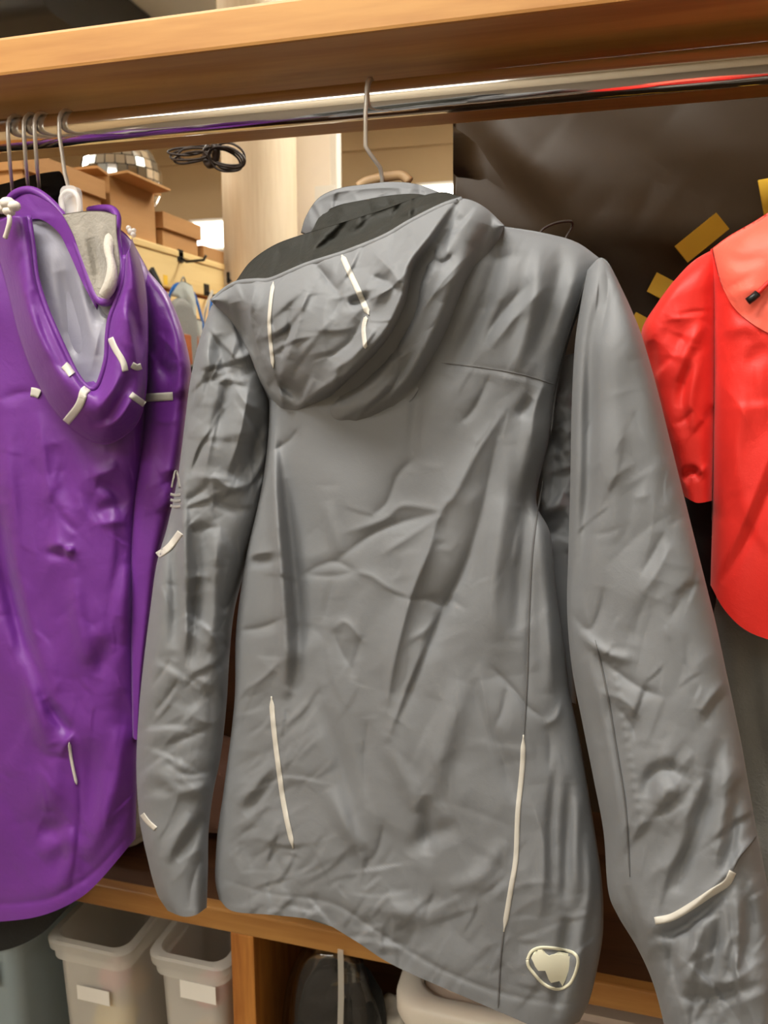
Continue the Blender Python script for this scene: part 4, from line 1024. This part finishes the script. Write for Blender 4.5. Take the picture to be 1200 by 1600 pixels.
psl = panel('sleeve', PP,
    [(216, 405), (238, 430), (262, 458)], [(206, 1150), (212, 1156), (218, 1150)],
    [(216, 405), (226, 500), (224, 620), (214, 720), (203, 800), (198, 880), (200, 980), (206, 1150)],
    [(262, 458), (280, 500), (293, 545), (299, 590), (293, 650), (283, 720), (270, 790), (250, 870), (238, 960), (226, 1050), (218, 1150)],
    60, 240, MW['purple'], pj, -0.004, 0.030, 0.035, ps_str, topround=0.12, noise=0.001, seed=4)
panel('sleeve', PP, [(-262, 500), (-238, 452), (-196, 424)], [(-285, 1300), (-262, 1308), (-235, 1300)], [(-262, 500), (-300, 700), (-300, 1000), (-285, 1300)], [(-196, 424), (-205, 700), (-215, 1000), (-235, 1300)],
      40, 120, MW['purple'], pj, -0.004, 0.030, 0.035, crumple(88, 20, -290, -210, 480, 1280, 50, 30, 60, 1.8, 8), topround=0.12)
ribbon('reflective_stripe', psl, [(205, 622), (235, 621), (270, 619)], 13, 0.0013, MW['reflect'], psl.o, taper=False, n=40, label='silver reflective stripe')
ribbon('reflective_piping', pbody, [(108, 1160), (112, 1190), (120, 1226)], 5, 0.002, MW['reflect'], pbody.o, n=30, label='silver reflective piping')
ribbon('reflective_stripe', pbody, [(48, 612), (55, 613), (62, 616)], 14, 0.002, MW['reflect'], pbody.o, taper=False, n=16, label='silver reflective stripe')
# hood: a drooping loop open at the top
ph_str = [(-8, 10, 'g', [(135, 660), (165, 655), (190, 620), (205, 580)]), (7, 9, 's', [(150, 672), (185, 655), (215, 610)]), (5, 9, 's', [(190, 480), (205, 520), (215, 580)]), (-6, 8, 'g', [(200, 450), (212, 500), (220, 560)]),
          (5, 10, 'g', [(25, 420), (50, 500), (85, 570), (110, 620)]), (-5, 9, 'g', [(50, 450), (75, 530), (108, 590)]), (4, 8, 's', [(150, 640), (175, 610), (190, 580)])]
ph_str += crumple(84, 20, 0, 230, 380, 690, 60, 30, 50, 1.6, 7)
phood = panel('hood', PP,
    [(45, 338), (52, 385), (58, 435), (74, 485), (98, 540), (120, 585), (138, 606), (150, 606), (158, 590), (166, 560), (168, 525), (172, 498), (182, 470), (192, 440), (196, 400)],
    [(-18, 352), (8, 440), (28, 520), (50, 582), (80, 637), (115, 674), (160, 695), (197, 680), (220, 652), (229, 608), (231, 560), (232, 505), (229, 455), (220, 410), (206, 372)],
    [(45, 338), (15, 338), (-18, 352)], [(196, 400), (203, 385), (206, 372)], 200, 60, MW['purple'], pj,
    lambda X, Y, u, v: 0.070 + 0.016 * np.sin(np.pi * u) - 0.032 * v, lambda u, v: 0.030 * np.sin(np.pi * np.clip(v, 0.02, .98)) ** .6, 0.025, ph_str, prof=lambda u: 0 * u + 1, edge=0.6)
plin_str = [(7, 11, 'g', [(112, 385), (125, 450), (140, 510), (150, 560)]), (-9, 14, 'g', [(95, 420), (112, 500), (130, 570)]), (5, 10, 's', [(160, 500), (150, 540), (140, 590)]), (-6, 12, 'g', [(150, 470), (165, 480), (175, 500)]), (6, 16, 'g', [(70, 380), (88, 450), (110, 520)])]
plin = panel('hood_lining', PP,
    [(38, 330), (70, 335), (110, 345), (150, 365), (180, 385), (204, 410)],
    [(112, 590), (130, 612), (146, 622), (160, 612), (168, 585), (180, 560)],
    [(38, 330), (46, 400), (56, 450), (80, 520), (112, 590)], [(204, 410), (200, 450), (188, 480), (178, 510), (180, 560)], 90, 90, MW['satin'], phood.o,
    lambda X, Y, u, v: 0.062 + 0.012 * v - 0.004 * np.sin(np.pi * v) * np.sin(np.pi * u), 0.0, 0.004, plin_str, prof=lambda u: 0 * u + 1, label='lavender grey satin lining')
rimc = smooth_path(np.array([(45, 338), (52, 385), (58, 435), (74, 485), (98, 540), (120, 585), (138, 606), (150, 606), (158, 590), (166, 560), (168, 525), (172, 498), (182, 470), (192, 440), (196, 400)], float), 80)
rd = surf_d(phood, rimc[:, 0], rimc[:, 1])
tube('hood_hem', [tuple(v) for v in PP.at(rimc[:, 0], rimc[:, 1], rd)], 0.0028, MW['purple'], phood.o, 8)
for pts in ([(130, 617), (122, 636), (103, 660)], [(138, 606), (131, 612), (128, 622)], [(172, 528), (180, 545), (192, 565), (196, 580)], [(100, 570), (107, 577), (113, 585)], [(206, 570), (214, 574), (221, 572)], [(204, 616), (212, 622), (226, 632)]):
    ribbon('reflective_stripe', phood, pts, 13 if pts[0][0] < 140 else 10, 0.0015, MW['reflect'], phood.o, taper=False, n=24, label='silver reflective stripe')
# collar of the purple jacket
pc_d = 0.056
cl = [(12, 316), (24, 303), (45, 297), (66, 305), (88, 325), (106, 350), (120, 382), (132, 415), (142, 445), (152, 466), (163, 473), (176, 468), (187, 450), (191, 425), (186, 395), (182, 365), (183, 340), (176, 328), (160, 326), (140, 329)]
cp = smooth_path(np.array(cl, float), 120)
dd = np.interp(np.linspace(0, 1, 120), [0, .35, .6, .8, 1], [0.055, .070, .080, .066, .03])
pcol = tube('collar', [tuple(v) for v in PP.at(cp[:, 0], cp[:, 1], dd)], 0.0042, MW['purple'], pj, 12)
panel('collar_side', PP, [(12, 318), (45, 302), (85, 322), (112, 362), (135, 425), (155, 468)], [(30, 352), (60, 342), (90, 362), (108, 395), (128, 440), (152, 485)], [(12, 318), (20, 335), (30, 352)], [(155, 468), (154, 476), (152, 485)], 80, 20, MW['purple'], pcol,
      lambda X, Y, u, v: 0.056 + 0.018 * u, 0.008, 0.004, crumple(85, 10, 30, 150, 310, 470, 30, 30, 30, 1.5, 5))
panel('collar_fleece', PP, [(96, 335), (130, 330), (160, 330), (182, 336)], [(152, 468), (160, 472), (168, 472), (176, 466)], [(96, 335), (118, 382), (138, 435), (152, 468)], [(182, 336), (183, 370), (188, 425), (176, 466)], 60, 70, MW['fleece'], pcol,
      lambda X, Y, u, v: 0.068 + 0.012 * v - 0.003 * np.sin(np.pi * u), 0.003, 0.004, [(7, 9, 'g', [(160, 345), (158, 375), (170, 410), (166, 450)]), (-7, 9, 'g', [(140, 370), (150, 410), (158, 450)]), (4, 9, 'g', [(118, 350), (135, 390), (148, 430)])], label='pale grey fleece lining')
fz = [(174, 352, .062), (172, 370, .070), (170, 392, .082), (175, 420, .090), (172, 445, .092), (163, 462, .090)]
fr_ = tube('collar_fleece_roll', [tuple(PP.at(np.array(float(x)), np.array(float(y)), np.array(z_ - .003))) for x, y, z_ in fz], lambda s: .0052 + .0012 * math.sin(9 * s), MW['fleeceroll'], pcol, 12, smoothn=40)
cuff = tube('draw_cord', [tuple(v) for v in PP.at(np.array([8, 14, 15, 12, 10]), np.array([372, 352, 340, 330, 318]), np.array([.102, .104, .104, .102, .10]))], 0.0024, MW['cord'], pj, 8, smoothn=30)
cuff['label'] = 'white drawcord'
for kx, ky, rr in ((12, 318, .0075), (22, 322, .0062), (2, 326, .006), (14, 330, .006)):
    bm = bmesh.new(); bmesh.ops.create_icosphere(bm, subdivisions=2, radius=rr)
    q = PP.at(np.array(kx), np.array(ky), np.array(.102))
    for v in bm.verts: v.co = Vector((v.co.x * 1.1, v.co.y, v.co.z * .85)) + Vector(q)
    bm_obj('cord_knot', bm, MW['cord'], cuff, True)
bm = bmesh.new()
q = PP.at(np.array(204), np.array(362), np.array(.055))
for k, (dx, dz, rr) in enumerate(((0, 0, .0035), (.003, -.003, .003), (-.002, .0035, .003), (.004, .001, .0025))):
    b2 = bmesh.new(); bmesh.ops.create_icosphere(b2, subdivisions=2, radius=rr)
    for v in b2.verts: v.co += Vector(q) + Vector((dx, 0, dz))
    tmp = bpy.data.meshes.new('t'); b2.to_mesh(tmp); b2.free(); bm.from_mesh(tmp); bpy.data.meshes.remove(tmp)
k2 = bm_obj('cord_toggle', bm, MW['clearplastic'], pj, True)

# ================================================================== BLACK JACKET (behind the purple one)
BP = Plane(40, 900, 0.864, 0)
bj = empty('jacket', tuple(BP.at(20, 1480, 0)), 'black jacket behind the purple one, only collar and hem showing', 'jacket', 'jackets on the chrome rod')
bbody = panel('back_panel', BP, [(-160, 420), (-60, 345), (0, 325), (60, 318), (110, 330), (150, 400)], [(-150, 1490), (-60, 1492), (10, 1484), (60, 1462), (95, 1430), (130, 1390)],
      [(-160, 420), (-165, 800), (-160, 1200), (-150, 1490)], [(150, 400), (180, 700), (170, 1000), (150, 1250), (130, 1390)], 60, 120, MW['black'], bj, 0.0, 0.020, 0.008, crumple(90, 20, -100, 120, 1300, 1480, 70, 30, 60, 2, 10), topround=.1)
panel('collar', BP, [(-60, 300), (-20, 292), (10, 286), (50, 274), (84, 268), (96, 270), (105, 292)], [(-60, 350), (0, 348), (50, 350), (90, 345), (112, 335)], [(-60, 300), (-62, 325), (-60, 350)], [(105, 292), (110, 315), (112, 335)], 60, 24, MW['black'], bj,
      0.004, 0.014, 0.012, crumple(91, 14, -40, 100, 275, 340, -10, 30, 50, 1.5, 6))
panel('sleeve', BP, [(-190, 430), (-160, 420), (-130, 450)], [(-210, 1400), (-190, 1410), (-165, 1400)], [(-190, 430), (-220, 800), (-220, 1100), (-210, 1400)], [(-130, 450), (-150, 800), (-160, 1100), (-165, 1400)], 20, 60, MW['black'], bj, 0.0, 0.02, 0.02)

# ================================================================== RED JACKET
RP = Plane(1150, 700, 0.735, 2)
rj = empty('jacket', tuple(RP.at(1240, 1000, 0)), 'red jacket with a salmon shoulder yoke hanging on the right', 'jacket', 'jackets on the chrome rod')
rb_str = [(5, 12, 's', [(1215, 680), (1180, 770), (1150, 840), (1116, 905)]), (-6, 9, 's', [(1228, 700), (1192, 790), (1160, 860), (1122, 915)]), (-2.4, 6, 's', [(1124, 462), (1140, 450), (1165, 435), (1180, 420)]), (3, 10, 's', [(1140, 470), (1160, 455), (1200, 450)]),
          (-3, 9, 'g', [(1170, 500), (1190, 470), (1200, 455)]), (3, 12, 'g', [(1130, 520), (1160, 510), (1190, 520)]), (-3, 12, 'g', [(1130, 400), (1160, 410), (1200, 400)]), (3, 14, 'g', [(1185, 330), (1180, 350), (1150, 380)]),
          (-3, 14, 'g', [(1160, 560), (1180, 560), (1200, 540)]), (3, 14, 'g', [(1160, 780), (1150, 700), (1170, 600)])]
rbody = panel('front_panel', RP,
    [(1110, 390), (1140, 368), (1180, 345), (1215, 322), (1250, 300), (1360, 330)], [(1110, 914), (1130, 950), (1160, 981), (1200, 999), (1270, 1015), (1360, 1010)],
    [(1110, 390), (1114, 480), (1115, 600), (1114, 720), (1113, 800), (1110, 914)], [(1360, 330), (1380, 600), (1370, 800), (1360, 1010)],
    100, 170, MW['red'], rj, 0.004, 0.045, 0.04, rb_str + crumple(95, 14, 1120, 1220, 420, 900, 75, 30, 70, 1.2, 10), topround=0.12, noise=0.001, seed=6)
rs2 = [(4, 8, 's', [(1015, 560), (1030, 610), (1045, 680)]), (-4, 8, 's', [(1060, 492), (1080, 488), (1102, 486)]), (4, 9, 's', [(1040, 500), (1070, 496), (1104, 494)]), (5, 11, 'g', [(1100, 500), (1080, 540), (1060, 600)]), (-5, 9, 'g', [(1085, 540), (1070, 590), (1060, 640)]),
       (-4, 9, 'g', [(1015, 530), (1020, 560), (1018, 600)]), (4, 9, 'g', [(1095, 560), (1080, 620), (1085, 680)]), (-4, 8, 's', [(1050, 665), (1070, 655), (1085, 640)]), (-4, 7, 's', [(1095, 655), (1105, 645), (1115, 632)]), (5, 8, 's', [(1072, 745), (1090, 742), (1108, 725)]), (-7, 8, 'g', [(1066, 752), (1080, 738), (1096, 748)])]
rsl2 = panel('sleeve', RP,
    [(1050, 442), (1075, 415), (1095, 400), (1122, 386)], [(1070, 776), (1080, 782), (1092, 786), (1114, 782)],
    [(1050, 442), (1028, 472), (1003, 515), (1008, 560), (1022, 610), (1040, 680), (1058, 740), (1070, 776)], [(1122, 386), (1122, 450), (1120, 550), (1118, 650), (1116, 720), (1114, 782)],
    60, 150, MW['red'], rj, -0.004, 0.034, 0.03, rs2 + crumple(96, 18, 1010, 1110, 480, 760, -55, 25, 50, 1.5, 7), topround=0.15, noise=0.001, seed=9)
yk_base = lambda X, Y, u, v: surf_d(rbody, X, Y) + 0.0015
panel('yoke', RP, [(1112, 389), (1140, 369), (1180, 346), (1215, 323), (1250, 303), (1335, 328)], [(1130, 452), (1145, 478), (1165, 498), (1200, 520), (1260, 545), (1335, 556)],
      [(1112, 389), (1118, 415), (1124, 436), (1130, 452)], [(1335, 328), (1342, 440), (1335, 556)], 60, 44, MW['salmon'], rj, yk_base, 0.0, 0.002, (), prof=lambda u: 0 * u + 1, label='salmon shoulder yoke')
panel('sleeve', RP, [(1340, 325), (1362, 345), (1392, 392)], [(1372, 770), (1392, 776), (1412, 772)], [(1340, 325), (1352, 480), (1360, 640), (1372, 770)], [(1392, 392), (1425, 500), (1428, 640), (1412, 772)],
      40, 90, MW['red'], rj, -0.012, 0.03, 0.025, crumple(99, 14, 1340, 1420, 400, 760, 60, 25, 60, 1.5, 8), topround=0.15)
# zip pull
dz = float(surf_d(rbody, np.array([1180.]), np.array([460.]))[0])
zp = tube('drawcord_end', [tuple(RP.at(np.array(x), np.array(y), np.array(dz + .006))) for x, y in ((1168, 471), (1175, 466), (1184, 458))], 0.0030, MW['blackplastic'], rj, 12)
zp['label'] = 'black plastic cord end'
tube('drawcord', [tuple(RP.at(np.array(float(x)), np.array(float(y)), np.array(dz + .005))) for x, y in ((1183, 459), (1195, 447), (1215, 425), (1240, 380))], 0.0019, MW['red'], zp, 8, smoothn=20)
rx = float(RP.at(np.array(1250.), np.array(300.), np.array(0.))[0])
t = empty('hanger', (rx, ROD[1], ROD[2] + RR), 'hanger of the red jacket, just outside the right picture edge', 'hanger', 'hangers on the chrome rod')
e = RP.at(np.array(1250.), np.array(318.), np.array(.004))
bm_obj('hook', tube_mesh([(rx, a[1], a[2]) for a in hook_points(0)[:-1]] + [(rx, ROD[1] - RR, 1.70), (rx, .733, 1.66), tuple(e), (e[0], e[1], e[2] - .03)], .0018, 8), MW['wire'], t, True)
tube('hanger_arms', [(e[0] - .07, e[1], e[2] - .085), (e[0] - .035, e[1], e[2] - .045), (e[0], e[1], e[2] - .03), (e[0] + .035, e[1], e[2] - .045), (e[0] + .07, e[1], e[2] - .085)], .005, MW['blackplastic'], t, 10, smoothn=24)

# ================================================================== CHARCOAL JACKET (behind the red one)
HP = Plane(1150, 1100, 0.80, 0)
hj = empty('jacket', tuple(HP.at(1200, 1650, 0)), 'charcoal heather jacket hanging behind the red one', 'jacket', 'jackets on the chrome rod')
hs = [(4, 20, 'g', [(1140, 960), (1150, 1060), (1175, 1180)]), (-5, 22, 'g', [(1165, 1000), (1180, 1120), (1200, 1240)]), (5, 22, 'g', [(1190, 980), (1200, 1100), (1220, 1200)]), (-4, 24, 'g', [(1150, 1150), (1170, 1300), (1180, 1450)])]
panel('back_panel', HP, [(1100, 430), (1150, 380), (1220, 352), (1330, 372), (1400, 440)], [(1125, 1645), (1200, 1660), (1300, 1665), (1400, 1660)], [(1100, 430), (1095, 650), (1098, 800), (1100, 950), (1112, 1200), (1125, 1645)], [(1400, 440), (1410, 900), (1400, 1300), (1400, 1660)],
      70, 150, MW['heather'], hj, 0.0, 0.03, 0.03, hs + crumple(97, 16, 1110, 1220, 800, 1600, 75, 25, 90, 2, 12), topround=.1, noise=.001, seed=3)
panel('sleeve', HP, [(1070, 470), (1095, 440), (1125, 450)], [(1080, 1300), (1100, 1305), (1125, 1300)], [(1070, 470), (1062, 700), (1066, 900), (1080, 1300)], [(1125, 450), (1128, 800), (1130, 1000), (1125, 1300)], 40, 90, MW['black'], hj, -0.004, 0.02, 0.02, crumple(98, 14, 1065, 1120, 780, 920, 70, 25, 50, 2, 8), label='black sleeve')
panel('collar', HP, [(1190, 350), (1215, 335), (1260, 335), (1290, 352)], [(1185, 385), (1220, 378), (1260, 378), (1295, 388)], [(1190, 350), (1187, 367), (1185, 385)], [(1290, 352), (1293, 370), (1295, 388)], 30, 14, MW['heather'], hj, 0.0, .014, .02)
hx = float(HP.at(np.array(1242.), np.array(340.), np.array(0.))[0]) + .05
t = empty('hanger', (hx, ROD[1], ROD[2] + RR), 'hanger of the charcoal jacket, outside the right picture edge', 'hanger', 'hangers on the chrome rod')
e = HP.at(np.array(1262.), np.array(372.), np.array(.004)); 
bm_obj('hook', tube_mesh([(hx, a[1], a[2]) for a in hook_points(0)[:-1]] + [(hx, ROD[1] - RR, 1.70), (hx, .75, 1.665), (hx, e[1], e[2] - .03)], .0018, 8), MW['wire'], t, True)
tube('hanger_arms', [(hx - .08, e[1], e[2] - .10), (hx - .04, e[1], e[2] - .05), (hx, e[1], e[2] - .03), (hx + .04, e[1], e[2] - .05), (hx + .08, e[1], e[2] - .10)], .005, MW['blackplastic'], t, 10, smoothn=24)

# thin dark cord looping up behind the grey shoulder
tag(tube('loose_cord', [tuple(at_y(x, y, y_)) for x, y, y_ in ((838, 372, .73), (850, 357, .735), (870, 348, .74), (892, 346, .745), (893, 356, .75), (884, 372, .745), (880, 392, .74))], 0.0012, MW['rubber'], None, 6, smoothn=40), 'thin dark cord looping up behind the grey shoulder', 'cord')

# ================================================================== LOW SHELF AND TUBS
BZ = 0.1945
def tub(x0, x1, y0, y1, top, label, mat, notch=True, taper=0.012, rad=0.022, group='storage tubs under the low shelf'):
    cx, cy, hx, hy = (x0 + x1) / 2, (y0 + y1) / 2, (x1 - x0) / 2, (y1 - y0) / 2
    t = empty('storage_tub', (cx, cy, BZ), label, 'tub', group)
    th = 0.0025
    def ring(e, z): return [(cx + x, cy + y, z) for x, y in rrect(hx + e, hy + e, rad, 5)]
    bm = bmesh.new()
    loft(bm, [ring(-taper, BZ), ring(-0.004, top - 0.03), ring(-0.004 - th, top - 0.03), ring(-taper - th, BZ + th)])
    bm_obj('tub_body', bm, mat, t, True, 40)
    bm = bmesh.new()
    loft(bm, [ring(-0.0035, top - 0.034), ring(0.002, top - 0.034), ring(0.003, top - 0.02), ring(0.007, top - 0.016), ring(0.008, top - 0.003), ring(0.005, top), ring(-0.004, top), ring(-0.006, top - .003), ring(-0.0065, top - 0.034)], False, False, False)
    bm_obj('rim', bm, mat, t, True, 40)
    return t
def tub_label(t, px0, py0, px1, py1, y, lines):
    a, b = at_y(px0, py0, y), at_y(px1, py1, y)
    lb = box('label', a[0], b[0], y - .0008, y, b[2], a[2], MW['paper'], t, 0)
    lb['label'] = 'white paper label'
    return lb
TF = 0.868
tb1 = tub(-0.757, -0.628, TF, 1.13, 0.617, 'milky storage tub with yellow and pink things, under the purple jacket', MW['tubplastic'])
tub_label(tb1, 120, 1538, 172, 1572, TF - 0.0008, 2)
tb2 = tub(-0.590, -0.474, TF + .012, 1.13, 0.617, 'milky storage tub with pink things, against the wooden divider', MW['tubplastic'])
tub_label(tb2, 281, 1530, 338, 1570, TF + .0115, 1)
tb0 = tub(-0.98, -0.815, TF - 0.01, 1.13, 0.600, 'blue grey storage tub at the bottom left corner', MW['tubblue'])
box('label', -0.895, -0.848, TF - 0.0125, TF - 0.0115, 0.52, 0.575, MW['paper'], tb0)['label'] = 'cream paper label'
def ball(name, c, r, mat, label, cat='ball', group=None):
    t = empty(name, (c[0], c[1], c[2] - r), label, cat, group)
    bm = bmesh.new(); bmesh.ops.create_icosphere(bm, subdivisions=3, radius=r)
    for v in bm.verts: v.co = v.co * (1 + .02 * math.sin(v.co.x * 90) * math.cos(v.co.z * 80)) + Vector(c)
    bm_obj('shell', bm, mat, t, True)
    bm = bmesh.new()
    tube_mesh([(c[0] + r * 1.012 * math.cos(a), c[1] + r * 1.012 * math.sin(a), c[2]) for a in [2 * math.pi * k / 28 for k in range(28)]], r * .03, 6, bm, True)
    bm_obj('seam', bm, mat, t, True)
def at_floor(px, py, y): return at_y(px, py, y)
def in_tub(px, py, y): return tuple(at_y(px, py, y))
ball('ball', in_tub(182, 1585, 0.915), 0.034, MW['yellowball'], 'yellow ball in the first milky tub')
ball('ball', in_tub(180, 1522, 0.913), 0.025, MW['pinkball'], 'pink ball above the yellow one in the first milky tub')
ball('ball', in_tub(212, 1530, 0.985), 0.026, MW['orangeball'], 'orange ball at the back of the first milky tub')
ball('ball', in_tub(330, 1545, 0.92), 0.027, MW['pinkball'], 'upper pink ball in the second milky tub')
ball('ball', in_tub(325, 1620, 0.93), 0.029, MW['orangeball'], 'orange ball in the second milky tub')
# what carries the balls inside the tubs: folded cloths
def lump(name, c, s, mat, label, cat, seed, parent=None, sub=4, amp=.12):
    bm = bmesh.new(); bmesh.ops.create_icosphere(bm, subdivisions=sub, radius=1)
    rr = random.Random(seed)
    ks = [(Vector((rr.gauss(0, 1), rr.gauss(0, 1), rr.gauss(0, 1))) * 2.6, rr.uniform(0, 6)) for _ in range(9)]
    for v in bm.verts:
        p = v.co.copy()
        f = sum(abs(math.sin(k.dot(p) + o)) for k, o in ks) / 9
        e = 5.0
        n = (abs(p.x) ** e + abs(p.y) ** e + abs(p.z) ** e) ** (1 / e)
        p = p / n * (0.92 - amp + 2 * amp * f * 0.9)
        v.co = Vector((c[0] + p.x * s[0], c[1] + p.y * s[1], c[2] + p.z * s[2]))
    o = bm_obj(name, bm, mat, parent, True)
    return tag(o, label, cat) if label else o
lump('cloth_bundle', (-.695, .985, .31), (.050, .09, .115), MW['brownsack'], 'brown cloth bundle low in the first milky tub', 'cloth', 1)
lump('cloth_bundle', (-.532, .995, .31), (.042, .09, .115), MW['brownsack'], 'brown cloth bundle low in the second milky tub', 'cloth', 2)
# things lying on the low shelf, far back
c = at_y(208, 1333, 1.02)
lump('folded_cloth', (c[0], 1.02, .709 + .032), (.055, .07, .030), MW['palecloth'], 'pale folded cloth on the low shelf between purple and grey', 'cloth', 3)
c = at_y(342, 1265, 1.08)
lump('cloth_bundle', (c[0] + .01, 1.07, .709 + .075), (.07, .06, .072), MW['brownsack'], 'brownish cloth bundle on the low shelf behind the grey jacket', 'cloth', 4)
# clear bag with dark things, right of the divider
bagx0, bagx1 = at_y(446, 1500, .90)[0], at_y(600, 1500, .90)[0]
bg = empty('plastic_bag', ((bagx0 + bagx1) / 2, .95, BZ), 'clear plastic bag with dark contents right of the wooden divider', 'bag')
FPn = Plane(520, 1550, 0.93, 0)
bstr = crumple(101, 60, 440, 610, 1460, 1720, -65, 25, 70, 2.6, 6, 'sss') + [(5, 5, 's', [(533, 1480), (534, 1560), (533, 1680)]), (-4, 6, 's', [(541, 1480), (543, 1560), (541, 1680)])]
panel('film', FPn, [(470, 1482), (500, 1472), (535, 1476), (565, 1492)], [(440, 1900), (520, 1910), (615, 1900)], [(470, 1482), (450, 1530), (440, 1600), (438, 1720), (440, 1900)], [(565, 1492), (580, 1540), (598, 1600), (612, 1720), (615, 1900)],
      80, 150, MW['film'], bg, 0.0, 0.05, 0.06, bstr, topround=.08)
ribs = [(532, 1484), (533, 1540), (532, 1600), (531, 1700)]
zs = [FPn.at(np.array(float(x)), np.array(float(y)), np.array(.058)) for x, y in smooth_path(np.array(ribs, float), 12)]
bm = bmesh.new(); loft(bm, [[(q[0] + a, q[1] + b, q[2]) for a, b in ((-.004, -.001), (.004, -.001), (.004, .001), (-.004, .001))] for q in zs])
bm_obj('zip_strip', bm, MW['tubplastic'], bg)
lump('dark_contents', ((bagx0 + bagx1) / 2 + .002, .925, .40), (.066, .042, .22), MW['black'], None, None, 6, bg, 4, .16)
q = at_y(590, 1590, .945)
lump('cloth_bundle', (q[0] + .016, .975, q[2] - .15), (.03, .05, .16), MW['whiteplastic'], 'cream bundle between the clear bag and the white tote', 'cloth', 9)
# white tote with a lid
tx0, tx1, ty0, ty1, tz = -0.222, 0.235, 0.855, 1.15, 0.640
tt_ = empty('lidded_tote', ((tx0 + tx1) / 2, (ty0 + ty1) / 2, BZ), 'white plastic tote with rounded rim below the grey hem', 'tote')
cx, cy, hx, hy = (tx0 + tx1) / 2, (ty0 + ty1) / 2, (tx1 - tx0) / 2, (ty1 - ty0) / 2
def tr(e, z): return [(cx + x, cy + y, z) for x, y in rrect(hx + e, hy + e, .045 + min(0, e) * .3, 8)]
bm = bmesh.new(); loft(bm, [tr(-.05, BZ), tr(-.014, tz - .05), tr(-.014, tz - .04)]); bm_obj('tote_body', bm, MW['whiteplastic'], tt_, True, 40)
bm = bmesh.new(); loft(bm, [tr(-.012, tz - .040), tr(-.003, tz - .040), tr(.0, tz - .03), tr(.0, tz - .012), tr(-.004, tz - .004), tr(-.012, tz), tr(-.026, tz), tr(-.032, tz - .004), tr(-.034, tz - .016)], True, False)
bm_obj('rim', bm, MW['whiteplastic'], tt_, True, 60)
bm = bmesh.new(); loft(bm, [tr(-.0345, tz - .018), tr(-.0345, tz - .012), tr(-.05, tz - .011), tr(-.054, tz - .004), tr(-.20, tz - .003)]); lidm = plain('beige_lid_plastic', srgb(206, 186, 168), .4, vary=.02)
bm_obj('lid', bm, lidm, tt_, True, 40)
